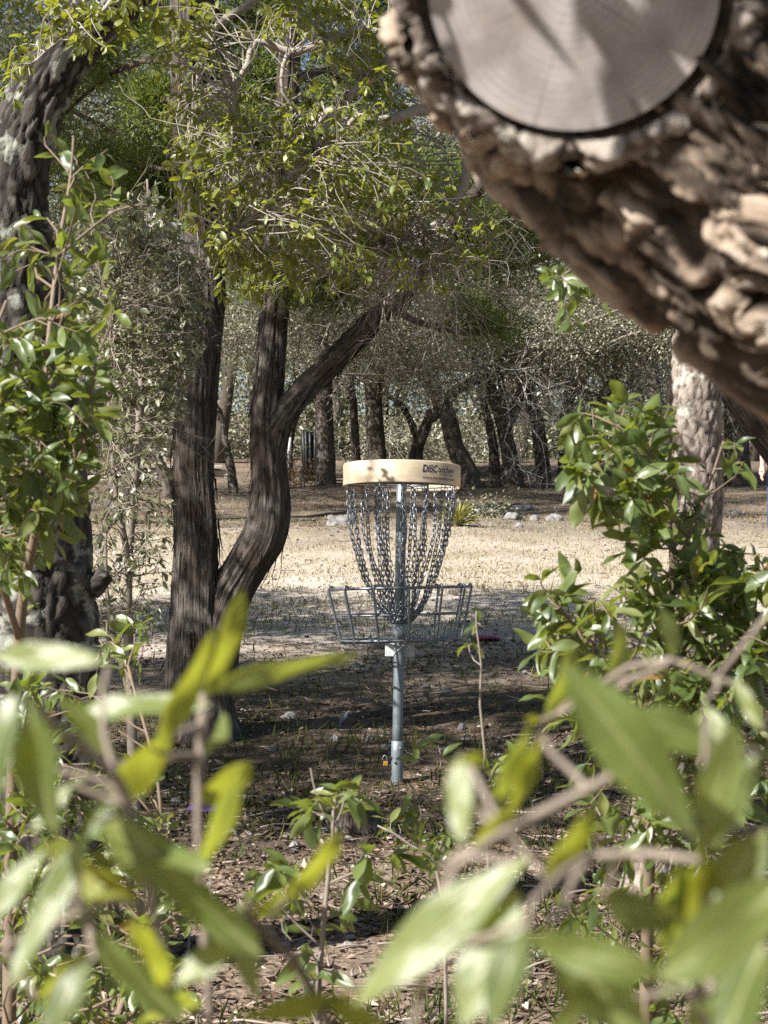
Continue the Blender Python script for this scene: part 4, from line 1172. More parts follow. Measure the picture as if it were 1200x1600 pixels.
far_tree('oak_tree', 'background oak under bleached bare twigs left of the pale oak trunk', [(930, 750, 26), (932, 680, 22), (940, 630, 20), (960, 590, 14)], 35.5, (1.4, 2.2), 9, limbs=[[(938, 640, 12), (975, 610, 10), (1000, 570, 6)]], bare_n=22)
far_tree('oak_tree', 'stout dark background trunk seen right of the pale oak trunk', [(1152, 738, 44), (1152, 720, 40), (1150, 680, 38), (1148, 630, 34), (1140, 580, 26)], 35.5, (1.4, 2.3), 9, bare_n=8)
far_tree('oak_tree', 'bent background oak curving left before the low stone wall', [(266, 795, 22), (262, 765, 20), (254, 735, 18), (240, 710, 17), (222, 697, 14), (200, 692, 10)], 31, (1.3, 2.0), 8, height=4.6)
far_tree('oak_tree', 'slim background oak seen in the fork of the juniper', [(366, 790, 16), (362, 740, 14), (352, 690, 12), (345, 650, 10)], 33, (1.2, 2.2), 8, height=4.8, bare_n=3)
far_tree('oak_tree', 'background oak partly hidden behind the right juniper trunk', [(455, 760, 18), (450, 720, 16), (455, 670, 14), (470, 620, 10)], 37, (1.3, 2.1), 8, height=5.4)
far_tree('oak_tree', 'background oak at the far left behind the lichen-spotted trunk', [(120, 790, 24), (115, 740, 22), (110, 690, 20), (90, 640, 14)], 32, (1.5, 1.9), 10, height=4.6)
far_tree('oak_tree', 'background oak at the far right edge under the leaning limb', [(1230, 760, 30), (1228, 700, 28), (1210, 640, 24), (1190, 580, 16)], 34, (1.4, 2.2), 10)

far_tree('juniper_tree', 'dark juniper with dense crown behind the lichen-spotted oak, upper left', [(185, 830, 50), (190, 780, 46), (200, 650, 42), (225, 500, 38), (255, 330, 34), (268, 250, 30)], 27, (1.5, 3.2), 36, 'juniper_bark', 'far_dark', juni=True, height=9.2, rowsd=1.4)
far_tree('juniper_tree', 'dark juniper with dense crown behind the forked juniper', [(412, 820, 30), (412, 780, 30), (422, 600, 28), (440, 350, 22)], 26.5, (1.1, 4.4), 11, 'juniper_bark', 'far_dark', juni=True, height=8.4, rowsd=1.0)
# leaning juniper behind the near limb, right edge
def build_leaning():
    base = np.array([3.35, 14.2, gz(3.35, 14.2)])
    root = thing('juniper_tree', 'leaning brown juniper trunk at the right edge below the sawn limb', 'tree', base)
    pts = [base - np.array([0, 0, 0.2]), base + np.array([-0.10, -0.1, 0.45]), P(1250, 740, 13.6), P(1195, 668, 13.4), P(1140, 590, 13.2), P(1080, 500, 13.0), P(1000, 380, 12.8), P(900, 220, 12.6)]
    p, r = resample(pts, np.array([0.17, 0.15, 0.135, 0.125, 0.12, 0.10, 0.07, 0.04]), 0.02)
    mb = MB(); tube(mb, p, r, 56, disp=disp_juniper(0.010, 61)); mb.build('trunk', M['juniper_bark'], root)
    wood, leaf = MB(), MB()
    bl = [(P(a, b_, d), (0.45, 0.45, 0.3), 20) for a, b_, d in ((960, 250, 12.8), (860, 130, 12.6), (800, 300, 12.6), (1020, 330, 13), (780, 420, 12.8), (840, 360, 12.9))]
    crown(wood, leaf, [(p[len(p) // 2:], r[len(p) // 2:])], bl, L=0.042, per=170, spread=0.09, kind='juniper', wl=0.22, r=0.006)
    wood.build('branch', M['twig'], root); leaf.build('crown', M['juniper'], root)
build_leaning()

# shrubs below the trees
def far_shrub(label, px, py, rad, leafm, n=14, per=40, L=0.06, name='shrub'):
    g = ground_at(px, py)
    root = thing(name, label, 'shrub', g)
    wood, leaf = MB(), MB()
    path = [(np.linspace(g, g + np.array([0, 0, rad[2] * 0.8]), 6), np.full(6, 0.02))]
    tube(wood, path[0][0], 0.02, 6)
    crown(wood, leaf, path, [(g + np.array([0, 0, rad[2] * 0.75]), rad, n), (g + np.array([rad[0] * .4, 0, rad[2] * 0.5]), np.array(rad) * 0.8, n), (g + np.array([-rad[0] * .5, 0.1, rad[2] * 0.45]), np.array(rad) * 0.8, n)], L=L, per=per, spread=0.12, r=0.006)
    wood.build('stem', M['dead_twig'], root); leaf.build('foliage', M[leafm], root)
far_shrub('dry tan shrub left of the straight juniper trunk', 470, 762, (0.30, 0.3, 0.34), 'dry_leaf', 10, 26, 0.05)
for px, py, rad, lm, lab in (
        (610, 722, (1.1, 0.8, 0.8), 'far_leaf', 'olive bush behind the thick dark background oak'),
        (700, 718, (1.2, 0.8, 0.7), 'far_leaf', 'olive bush between the low-forking and leaning oaks'),
        (758, 726, (0.8, 0.6, 0.6), 'far_leaf', 'small bush between the leaning and forked oaks'),
        (850, 715, (1.4, 0.8, 0.9), 'far_dark', 'dark bush behind the bent background oak'),
        (960, 722, (1.5, 0.9, 0.9), 'far_dark', 'dark bush below the bleached bare twigs'),
        (1080, 718, (1.5, 0.9, 1.0), 'far_leaf', 'olive bush behind the pale oak trunk'),
        (1190, 716, (1.3, 0.9, 1.0), 'far_dark', 'dark bush at the right edge behind the stout trunk'),
        (530, 720, (1.1, 0.8, 0.7), 'far_dark', 'dark bush behind the straight juniper trunk'),
        (400, 716, (1.3, 0.9, 0.9), 'far_leaf', 'olive bush seen in the fork of the juniper'),
        (230, 714, (1.6, 0.9, 1.1), 'far_leaf', 'olive bush behind the low stone wall'),
        (70, 714, (1.8, 0.9, 1.1), 'far_leaf', 'olive bush at the far left behind the big trunk')):
    far_shrub(lab, px, py, rad, lm, 24, 34, 0.075)

# distant woods, one mass
def build_woods():
    leaf = MB()
    n_ = 3800
    x = (rng.random(n_) * 2 - 1) * 15; y = 44 + 15 * rng.random(n_)
    hmax = np.where(x < -5.0, 9.0, 7.5)
    z = gz(x, y) + 0.3 + hmax * rng.random(n_)
    c = np.stack([x, y, z], -1)
    c = c[worley(c * np.array([0.33, 0.25, 0.4]), 47)[0] > 0.14]; n_ = len(c)
    k = np.repeat(np.arange(n_), 120)
    pos = c[k] + rng.normal(size=(len(k), 3)) * np.array([0.7, 0.7, 0.5])
    L = 0.08 + 0.06 * rng.random(len(k))
    e, cid = worley(c * np.array([0.33, 0.25, 0.4]), 47)
    leaves(leaf, pos, rand_dir(len(k)), np.array([0, 0, 0.4]) + rand_dir(len(k)), L, L * 0.55, 0, rnd=np.clip((cid * 0.75)[k] + 0.35 * rng.random(len(k)) - 0.05, 0, 1))
    trunks = MB()
    for j in range(60):
        q = np.array([(rng.random() * 2 - 1) * 22, 44 + 10 * rng.random(), 0]); q[2] = gz(q[0], q[1]) - 0.2
        tube(trunks, bend(q, q + np.array([rng.normal() * 0.8, 0, 6.0]), 0.06, 7), np.linspace(0.16, 0.05, 7), 7, rnd=0.3)
    tag(trunks.build('far_woods', M['far_bark']), kind='stuff', label='dark trunks of the distant woodland', cat='woods')
    tag(leaf.build('far_woods', M['far_leaf']), kind='stuff', label='distant mass of olive woodland closing the view', cat='woods')
build_woods()

# ------------------------------------------------------------------ things on the slope
def build_yucca():
    g = ground_at(714, 832)
    root = thing('yucca_plant', 'spiky yellow-green yucca rosette on the slope behind the chains', 'plant', g)
    mb = MB(); n_ = 90
    el = rng.random(n_) ** 0.8 * 1.35 + 0.1; az = rng.random(n_) * 6.28
    d = np.stack([np.cos(az) * np.cos(el), np.sin(az) * np.cos(el), np.sin(el)], -1)
    L = 0.22 + 0.10 * rng.random(n_)
    leaves(mb, np.broadcast_to(g, (n_, 3)) + d * 0.02, d, np.array([0, 0, 1.0]) + 0.2 * rand_dir(n_), L, 0.022, 1, 0.30)
    mb.build('blades', M['yucca'], root)
    mb = MB(); tube(mb, [g - [0, 0, 0.05], g + [0, 0, 0.05]], 0.03, 8); mb.build('stem', M['brown_stem'], root)
build_yucca()
far_shrub('low gray-green bush right of the yucca', 748, 815, (0.28, 0.25, 0.14), 'far_leaf', 8, 30, 0.045)

def build_disc(px, py, label, mt, name='flying_disc'):
    g = ground_at(px, py); R = 0.102
    prof = [(0.0, 0.020), (0.05, 0.020), (0.075, 0.018), (0.092, 0.013), (0.1005, 0.006), (R, 0.001), (0.098, -0.004), (0.093, -0.003), (0.088, 0.008), (0.07, 0.014), (0.0, 0.0155)]
    pr = np.array(prof); seg = 48; a = np.arange(seg) * 2 * math.pi / seg
    v = np.stack([pr[:, 0][:, None] * np.cos(a), pr[:, 0][:, None] * np.sin(a), np.broadcast_to(pr[:, 1][:, None], (len(pr), seg))], -1)
    v = v + np.array([0, 0, 0.016]); v[..., 2] += v[..., 0] * -0.03
    i = np.arange(len(pr) - 1)[:, None] * seg; j = np.arange(seg)[None, :]; j2 = (j + 1) % seg
    mb = MB(); mb.add(v + g, np.stack([i + j, i + seg + j, i + seg + j2, i + j2], -1))
    tag(mb.build(name, M[mt]), label, 'flying disc', 'flying discs on the ground')
build_disc(330, 1268, 'purple flying disc on dark ground below the juniper', 'purple')
build_disc(760, 1006, 'pink flying disc on the shaded ground right of the basket', 'pink')

def build_stump():
    g = ground_at(562, 1292)
    root = thing('tree_stump', 'small weathered gray stump behind the upright sapling', 'stump', g)
    p, r = resample([g - np.array([0, 0, 0.06]), g + np.array([0, 0, 0.03]), g + np.array([0.004, 0, 0.09])], [0.12, 0.095, 0.085], 0.008)
    mb = MB(); tube(mb, p, r, 48, cap=False, disp=disp_juniper(0.008, 71)); mb.build('bark', M['juniper_bark'], root)
    a = np.linspace(0, 2 * math.pi, 40, endpoint=False); rr = np.linspace(0.002, 0.080, 8)[:, None]
    v = np.stack([rr * np.cos(a), rr * np.sin(a), 0.088 + 0.02 * (fbm(np.stack([rr * np.cos(a) * 40, rr * np.sin(a) * 40, 0 * rr * a], -1), 3, 3) - 0.5)], -1)
    i = np.arange(7)[:, None] * 40; j = np.arange(40)[None, :]; j2 = (j + 1) % 40
    mb = MB(); mb.add(v + g, np.stack([i + j, i + 40 + j, i + 40 + j2, i + j2], -1), bc=v); mb.build('cut_top', M['cut_wood'], root)
build_stump()

def build_bird():
    g = ground_at(538, 1140)
    root = thing('bird', 'tiny slate-blue bird standing on shaded ground left of the post', 'bird', g)
    tail = g + np.array([-0.028, 0.0, 0.022])
    pts = [tail, g + np.array([-0.012, -0.002, 0.042]), g + np.array([-0.002, -0.004, 0.054]), g + np.array([0.008, -0.006, 0.070]), g + np.array([0.013, -0.008, 0.083]), g + np.array([0.016, -0.010, 0.092]), g + np.array([0.020, -0.014, 0.099]), g + np.array([0.027, -0.018, 0.098])]
    p, r = resample(pts, [0.0035, 0.006, 0.014, 0.0165, 0.012, 0.0105, 0.008, 0.001], 0.003)
    mb = MB(); tube(mb, p, r, 14); mb.build('body', M['bird'], root)
    for s in (-1, 1):
        mb = MB(); leaves(mb, [g + np.array([0.004 + s * 0.007, -0.012, 0.076])], [[-0.5, 0.0, -0.75]], [[s * 0.6, -0.9, 0.1]], 0.045, 0.02, 2, 0.1); mb.build('wing', M['bird'], root)
        mb = MB(); tube(mb, [g + np.array([0.003 + s * 0.006, -0.004, 0.045]), g + np.array([0.004 + s * 0.007, -0.004, 0.02]), g + np.array([0.006 + s * 0.007, -0.007, 0.0])], 0.0014, 5); mb.build('leg', M['black'], root)
build_bird()

def build_wall():
    d = 36.0
    a, b_ = P(120, 760, d), P(345, 752, d + 0.6)
    a[2] = gz(a[0], a[1]); b_[2] = gz(b_[0], b_[1])
    root = thing('stone_wall', 'low mortared stone wall with flat cap left of the juniper trunks', 'wall', a)
    L = np.linalg.norm(b_ - a); n_ = 12
    mb = MB()
    top = P(220, 731, d)[2]
    for row in range(3):
        x = 0.0
        while x < L:
            w_ = 0.18 + 0.22 * rng.random()
            t_ = (x + w_ / 2) / L
            c = a + (b_ - a) * min(t_, 1); z0 = min(a[2], b_[2]) - 0.15
            h = (top - z0) / 3
            box(mb, (c[0], c[1] + 0.03 * rng.random(), z0 + h * (row + 0.5)), (w_ * 0.95, 0.28, h * 0.93), 0.03, 0.35)
            x += w_
    mb.build('stones', M['stone_wall'], root, smooth=False)
    mb = MB(); c = (a + b_) / 2; box(mb, (c[0], c[1], top + 0.035), (L, 0.36, 0.06), math.atan2(b_[1] - a[1], b_[0] - a[0]), 0.3); mb.build('cap', M['stone_wall'], root, smooth=False)
build_wall()

def build_bin():
    d = 36.2
    g = P(493, 720, d); g[2] = gz(g[0], g[1])
    root = thing('litter_bin', 'dark slatted bin behind the straight juniper trunk', 'bin', g)
    R, H = 0.22, P(493, 676, d)[2] - g[2]
    for k in range(16):
        an = k * 2 * math.pi / 16
        mb = MB(); p0 = g + np.array([math.cos(an) * R * 0.85, math.sin(an) * R * 0.85, 0.02]); p1 = g + np.array([math.cos(an) * R, math.sin(an) * R, H])
        tube(mb, [p0, (p0 + p1) / 2, p1], 0.028, 6); mb.build('slat', M['bin'], root)
    mb = MB(); ring(mb, g + np.array([0, 0, H]), R, 0.02, 32); mb.build('rim', M['bin'], root)
    mb = MB(); z = np.linspace(0.03, H - 0.05, 4); tube(mb, g + np.stack([0 * z, 0 * z, z], -1), 0.17, 20); mb.build('liner', M['black'], root)
    g = P(452, 716, 36); g[2] = gz(g[0], g[1])
    root = thing('marker_post', 'small dark marker post with white top beside the right juniper trunk', 'post', g)
    zt = P(452, 684, 36)[2] - g[2]
    mb = MB(); tube(mb, [g - [0, 0, .1], g + [0, 0, zt * 0.62]], 0.035, 10); mb.build('post', M['black'], root)
    mb = MB(); tube(mb, [g + [0, 0, zt * 0.62], g + [0, 0, zt]], 0.037, 10); mb.build('cap', M['white_plate'], root)
build_bin()

# ------------------------------------------------------------------ person at the right edge
def skin_body(name, verts, edges, radii, mt, parent, root=0):
    me = bpy.data.meshes.new(name)
    off = np.array(parent.location)
    me.from_pydata([tuple(np.asarray(v) - off) for v in verts], edges, [])
    o = bpy.data.objects.new(name, me); COL.objects.link(o); o.parent = parent
    bm = bmesh.new(); bm.from_mesh(me); bm.verts.layers.skin.verify(); bm.to_mesh(me); bm.free()
    md = o.modifiers.new('skin', 'SKIN'); md.use_smooth_shade = True
    for k, r in enumerate(radii): me.skin_vertices[0].data[k].radius = (r, r) if np.isscalar(r) else r
    me.skin_vertices[0].data[root].use_root = True
    s = o.modifiers.new('sub', 'SUBSURF'); s.levels = 2; s.render_levels = 2
    me.materials.append(M[mt])
    return o

def build_person():
    d = 24.2
    g = P(1226, 836, d); g[2] = gz(g[0], g[1])
    root = thing('person', 'person in blue jeans at the right edge, only a hand and leg in view', 'person', g)
    def W(x, y, z): return g + np.array([x * 0.97, y, z * 0.92])
    # trousers
    v = [W(0, 0, .95), W(-.11, 0, .88), W(-.135, -.02, .50), W(-.145, .02, .10), W(.09, 0, .88), W(.12, .05, .50), W(.13, .10, .10), W(0, 0, 1.04)]
    skin_body('jeans', v, [(0, 1), (1, 2), (2, 3), (0, 4), (4, 5), (5, 6), (0, 7)], [(.16, .115), .095, .068, .055, .095, .068, .055, (.15, .11)], 'denim', root)
    v = [W(0, 0, 1.0), W(0, 0, 1.2), W(0, 0, 1.38), W(-.17, 0, 1.40), W(-.235, 0, 1.14), W(.17, 0, 1.40), W(.235, .01, 1.14), W(0, 0, 1.47)]
    skin_body('shirt', v, [(0, 1), (1, 2), (2, 3), (3, 4), (2, 5), (5, 6), (2, 7)], [(.155, .115), (.15, .11), (.15, .105), .065, .052, .065, .052, .06], 'cloth', root)
    # head, arms and hands
    V, E, R = [], [], []
    def pt(p, r, par=None):
        V.append(p); R.append(r)
        if par is not None: E.append((par, len(V) - 1))
        return len(V) - 1
    n0 = pt(W(0, 0, 1.44), .05); n1 = pt(W(0, -.01, 1.53), .05, n0); h1 = pt(W(0, -.02, 1.60), (.072, .082), n1); h2 = pt(W(0, -.015, 1.68), (.076, .09), h1); h3 = pt(W(0, -.01, 1.74), (.05, .06), h2)
    pt(W(0, -.115, 1.615), .012, h1)
    for s in (-1, 1):
        pt(W(s * .08, 0, 1.63), .014, h1)
    skin_body('head', V, E, R, 'skin', root)
    for s in (-1, 1):
        V, E, R = [], [], []
        e = pt(W(s * .235, 0, 1.18), .042); f = pt(W(s * .25, -.03, 1.02), .036, e); wr = pt(W(s * .262, -.07, .86), .026, f); pm = pt(W(s * .27, -.09, .80), (.040, .018), wr)
        pm2 = pt(W(s * .272, -.10, .765), (.042, .016), pm)
        for q in range(4):
            oy = (q - 1.5) * 0.021
            a = pt(W(s * (.276), -.10 + oy, .735), .0095, pm2); b2 = pt(W(s * .278, -.108 + oy, .70 + .006 * abs(q - 1)), .009, a); pt(W(s * .262, -.118 + oy, .675 + .010 * abs(q - 1)), .0075, b2)
        a = pt(W(s * .262, -.135, .80), .011, pm); pt(W(s * .258, -.155, .765), .0095, a)
        skin_body('arm', V, E, R, 'skin', root)
    mb = MB(); rock_mesh(mb, W(0, .015, 1.70), (.088, .10, .088), 20, 12); mb.build('hair', M['hair'], root)
    for s in (-1, 1):
        V, E, R = [], [], []
        a = pt(W(s * .125, .02 if s < 0 else .10, .09), .05); b2 = pt(W(s * .125, (.02 if s < 0 else .10) - .02, .045), .05, a); pt(W(s * .13, (.02 if s < 0 else .10) - .16, .035), (.045, .035), b2)
        skin_body('shoe', V, E, R, 'black', root)
build_person()

# ------------------------------------------------------------------ near sawn limb, upper right
def build_limb():
    root_pt = np.array([0.62, 1.75, gz(0.62, 1.75)])
    root = thing('leaning_oak', 'thick near oak limb with a sawn gray end and ridged bark', 'tree', root_pt)
    stub = resample([P(893, -25, 1.055), P(896, -23, 1.078), P(902, -18, 1.110), P(910, -10, 1.16)], [0.0850, 0.0905, 0.097, 0.100], 0.0028)
    rows = [(815, -88, 1.20), (870, -44, 1.195), (930, 6, 1.195), (1000, 64, 1.187), (1100, 146, 1.170), (1200, 228, 1.152), (1350, 352, 1.135), (1500, 478, 1.12)]
    pts = [P(*q) for q in rows]
    rad = [0.050, 0.086, 0.103, 0.110, 0.110, 0.108, 0.105, 0.105]
    pts += [np.array([0.46, 1.36, 0.72]), np.array([0.58, 1.6, 0.1]), root_pt - np.array([0, 0, 0.15])]
    rad += [0.14, 0.16, 0.19]
    lg, lr = resample(pts, rad, 0.0028)
    def dsp(bc, k0=0.35):
        # flaky plates running along the limb, split by deep furrows
        wv = (np.stack([fbm(bc * 16, 3, 5), fbm(bc * 16, 3, 6), fbm(bc * 16, 3, 7)], -1) - 0.5) * 1.7
        e, cid = worley(bc * np.array([48, 48, 9.5]) + wv, 82)
        e2, cid2 = worley(bc * np.array([110, 110, 34]) + wv * 2, 86)
        rid = np.clip((e - 0.06) / 0.13, 0, 1); rid = rid * rid * (3 - 2 * rid)
        crk = np.clip((e2 - 0.02) / 0.14, 0, 1)
        fine = fbm(bc * 120, 3, 84) - 0.5
        tone = np.clip((fbm(bc * np.array([34, 34, 16]), 3, 88) - 0.5) * 2.6 + 0.5, 0, 1)
        near = np.clip(bc[..., 2] / 0.06, k0, 1)
        o = near * (0.015 * rid * (0.5 + 0.6 * cid) + 0.004 * crk * (0.4 + cid2) + 0.010 * (fbm(bc * 13, 2, 90) - 0.5) + 0.005 * fine - 0.012)
        return o, np.clip(rid * (0.12 + 0.72 * tone + 0.25 * (cid2 - 0.5)) * (0.45 + 0.55 * crk) + fine * 0.35 * rid, 0, 1)
    mb = MB(); tube(mb, lg, lr, 270, cap=False, disp=dsp, bcs=0.11); tube(mb, stub[0], stub[1], 230, cap=False, disp=lambda b_: dsp(b_ + np.array([3.1, 1.7, 0.6]), 1.0), bcs=0.09)
    mb.build('limb', M['limb_bark'], root)
    p, r = stub
    # sawn face with a dark shrunken seam and a raised bark lip
    ax = nrm(p[0] - p[9]); t_, n1, b1 = frames(p[:10]); e1, e2 = n1[0], b1[0]
    def annulus(rads, hs, seg=120, wob=0.0):
        a = np.arange(seg) * 2 * math.pi / seg
        ra = np.array(rads)[:, None] * (1 + wob * np.sin(3 * a + 1) * 0.5 + wob * np.sin(2 * a))
        hh = np.array(hs)[:, None] + 0 * a
        loc = np.stack([ra * np.cos(a), ra * np.sin(a), hh], -1)
        v = p[0] + loc[..., 0:1] * e1 + loc[..., 1:2] * e2 + loc[..., 2:3] * ax
        i = np.arange(len(rads) - 1)[:, None] * seg; j = np.arange(seg)[None, :]; j2 = (j + 1) % seg
        return v, np.stack([i + j, i + j2, i + seg + j2, i + seg + j], -1), loc
    rr = np.linspace(0.001, 0.0705, 26); hs = 0.003 + 0 * rr
    v, f, loc = annulus(rr, hs, 120, 0.02); mb = MB(); mb.add(v, f, bc=loc); cf = mb.build('cut_face', M['cut_wood'], root)
    v, f, loc = annulus([0.0700, 0.0706, 0.0735, 0.0765], [0.0025, -0.004, -0.005, 0.001], 120, 0.02); mb = MB(); mb.add(v, f, bc=loc, rnd=0.14); mb.build('bark_seam', M['limb_bark'], root)
    v, f, loc = annulus([0.0735, 0.0755, 0.0775, 0.080, 0.0825, 0.085, 0.0875, 0.089, 0.0905, 0.0915, 0.0925, 0.090], [-0.010, -0.001, 0.002, 0.004, 0.004, 0.002, 0.000, -0.004, -0.010, -0.018, -0.030, -0.050], 240, 0.02)
    nz = fbm(loc * np.array([60, 60, 25]), 4, 3) - 0.5; pe, pc = worley(loc * 62 + (fbm(loc * 40, 2, 4)[..., None] - 0.5) * 1.5, 13); pit = np.clip((pe - 0.04) / 0.2, 0, 1) * (0.6 + 0.6 * pc) - 0.7
    nz = nz + 0.45 * pit + 0.5 * (fbm(loc * 190, 3, 23) - 0.5)
    v = v + ax * nz[..., None] * 0.012 + (v - p[0]) * nz[..., None] * 0.10 + (v - p[0]) * 0.022 * np.sin(np.arctan2(loc[..., 1], loc[..., 0]) * 2 + 0.5)[..., None]
    mb = MB(); mb.add(v, f, bc=loc + np.array([0, 0, 0.3]), rnd=np.clip(0.45 + nz.ravel() * 1.5, 0, 1)); mb.build('bark_lip', M['pale_bark'], root)
    # a leafy twig hanging behind it and the sprays above that dapple the sawn face
    wood, leaf = MB(), MB()
    q, rr = px_path([(1000, 250, 8, 3.4), (960, 360, 7, 3.4), (920, 400, 6, 3.4), (880, 430, 4, 3.4)], 3.4, 0.02)
    conn, cr = resample([lg[len(lg) // 6], np.array([0.40, 2.4, 1.75]), q[0]], [0.012, 0.008, 0.004], 0.05)
    tube(wood, conn, cr, 7); tube(wood, q, rr, 6)
    twigs(wood, leaf, [(q, rr)], sample_poly([(850, 430), (930, 420), (960, 500), (890, 520)], 9, 3.3, 3.6), L=0.045, per=6, run=0.1, level=2, r=0.0013, wl=0.36, maxlen=0.2, up=0.2)
    u_ = nrm(np.cross(S, [0, 0, 1.0])); v_ = np.cross(u_, S)
    for k in range(30):
        t_k = 0.20 + 0.42 * rng.random()
        zz = p[0] + S * t_k + u_ * (rng.random() * 2 - 1) * 0.085 + v_ * (rng.random() * 1.6 - 0.6) * 0.085
        twigs(wood, leaf, [(np.array([p[-1] + np.array([0.02, 0.05, 0.12]), zz + np.array([0.12, 0.20, 0.12])]), np.array([0.005, 0.004]))], [zz], L=0.045, per=4, run=0.06, level=2, maxlen=0.22)
    cw, cl = MB(), MB()  # out-of-view limb and crown added overhead to shut out sky light
    up = resample([lg[-200], np.array([1.3, 0.9, 2.4]), np.array([2.0, -0.6, 3.6])], [0.09, 0.07, 0.04], 0.05); tube(cw, up[0], up[1], 12)
    crown(cw, cl, [up], [(np.array([1.2 + 3.4 * rng.random(), -3.6 + 6.4 * rng.random(), 3.0 + 1.6 * rng.random()]), (0.7, 0.7, 0.4), 20) for _ in range(18)], L=0.085, per=24, spread=0.16, wl=0.48)
    cw.build('limb', M['oak_bark'], root); cl.build('crown', M['oak_leaf'], root)
    wood.build('twig', M['twig'], root); leaf.build('leaves', M['oak_leaf'], root)
build_limb()

# ------------------------------------------------------------------ out of focus sprigs right before the camera
def near_leaf(mb, b0, t0, wpx, d0, d1, roll=0.0, arch=0.12, rnd=0.5):
    a, b_ = P(*b0, d0), P(*t0, d0 + 0.35 * (d1 - d0))
    if roll == 's':                                   # lie in the plane that mirrors the sun towards the lens
        H = nrm(S + nrm(np.array([0, 0, CAMZ]) - 0.5 * (a + b_)))
        dr = b_ - np.array([0, 0, CAMZ]); k = ((a - np.array([0, 0, CAMZ])) @ H) / (dr @ H)
        b_ = np.array([0, 0, CAMZ]) + dr * min(1.15, max(0.85, k))
    ax = b_ - a; L = np.linalg.norm(ax); ax = ax / L
    toc = nrm(np.array([0, 0, CAMZ]) - a)
    n0 = nrm(toc - ax * (toc @ ax)); s0 = np.cross(ax, n0)
    if roll in ('s', 't'):
        # s: blade turned to glint the sun to the viewer side, t: sun shines through from behind
        mid = 0.5 * (a + b_)
        nn = nrm(S + nrm(np.array([0, 0, CAMZ]) - mid)) if roll == 's' else np.array([0.42, -0.72, -0.55])
        nn = nn + rng.normal(size=3) * 0.05
        nn = nrm(nn - ax * (nn @ ax))
    else:
        nn = n0 * math.cos(roll) + s0 * math.sin(roll)
    wd = wpx * 0.5 * (d0 + d1) / FPX / max(0.6, abs(nn @ n0)) * 0.68
    a = a + nn * arch * L * 0.5
    leaves(mb, [a], [ax], [nn], L, wd, 2, arch, rnd=rnd, fold=0.4)

def sprig(label, stems, lvs, ground_xy, name='oak_sprig', stem_mat='near_stem', fill=6):
    g = np.array([ground_xy[0], ground_xy[1], gz(*ground_xy)])
    root = thing(name, label, 'sprig', g, 'blurred oak sprigs close to the camera')
    wood = MB(); paths = []
    first = True
    for rows in stems:
        pts = [P(q[0], q[1], q[3]) for q in rows]; rad = [0.78 * q[2] * q[3] / FPX / 2 for q in rows]
        if first:
            tube(wood, np.linspace(g - np.array([0, 0, 0.05]), pts[0], 8), np.linspace(0.005, rad[0], 8), 8); first = False
        q, r = resample(pts, rad, 0.012); tube(wood, q, r, 10); paths.append((q, r))
    bits = []
    for lf in lvs:
        b0, t0, wpx, d0, d1, roll, arch, mt, rn = lf
        a = P(*b0, d0)
        s, _ = near_on(paths, a)
        if np.linalg.norm(s - a) > 0.004:
            e = a
            tube(wood, bend(s, e, 0.10, 5), np.linspace(0.0011, 0.0007, 5), 6, cap=False)
        mb = MB(); near_leaf(mb, b0, t0, wpx, d0, d1, roll, arch, rn); bits.append((mb, mt))
    for _ in range(fill):
        q, r = paths[rng.integers(len(paths))]
        k = rng.integers(0, len(q) - 1); tn = nrm(q[k + 1] - q[k]); u = rand_dir(1)[0]; u = nrm(u - tn * (u @ tn)); ax = nrm(tn * rng.random() + u)
        e = q[k] + ax * 0.03; fx = 600 + FPX * e[0] / e[1]; fy = 915 - FPX * (e[2] - CAMZ) / e[1]
        if (370 < fx < 700 and fy > 1100) or (fx > 700 and fy < 1190) or fy < 1090: continue
        L = 0.024 + 0.026 * rng.random(); mb = MB()
        leaves(mb, [q[k] + u * 0.003], [ax], [np.array([0, -0.3, 0.5]) + rand_dir(1)[0] * 0.8], L, L * (0.26 + 0.10 * rng.random()), 2, 0.2, fold=0.5)
        bits.append((mb, 'yellow_leaf' if rng.random() < 0.3 else 'near_leaf'))
    wood.build('stem', M[stem_mat], root)
    for mb, mt in bits: mb.build('leaf', M[mt], root)

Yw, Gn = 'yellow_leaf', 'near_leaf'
sprig('blurred sprig with upright yellow-green leaves at the lower left, before the juniper',
      [[(330, 1640, 16, .70), (310, 1300, 16, .70), (314, 1180, 22, .70), (318, 1085, 20, .70)]],
      [((316, 1085), (388, 930), 52, .70, .66, 't', .12, Yw, .4), ((318, 1095), (548, 1008), 46, .70, .74, 0.7, -.14, Gn, .9), ((235, 1170), (345, 990), 56, .68, .66, 't', .1, Yw, .3),
       ((312, 1255), (392, 1192), 64, .70, .68, 't', .05, Yw, .9), ((262, 1145), (176, 1254), 84, .69, .66, 't', .12, Yw, .1), ((330, 1110), (120, 1100), 60, .70, .72, .7, .12, Gn, .6), ((180, 1190), (100, 1090), 56, .70, .68, .5, .1, Gn, .8), ((300, 1420), (250, 1330), 50, .7, .66, .8, .2, Gn, .2)], (-0.07, 0.62))
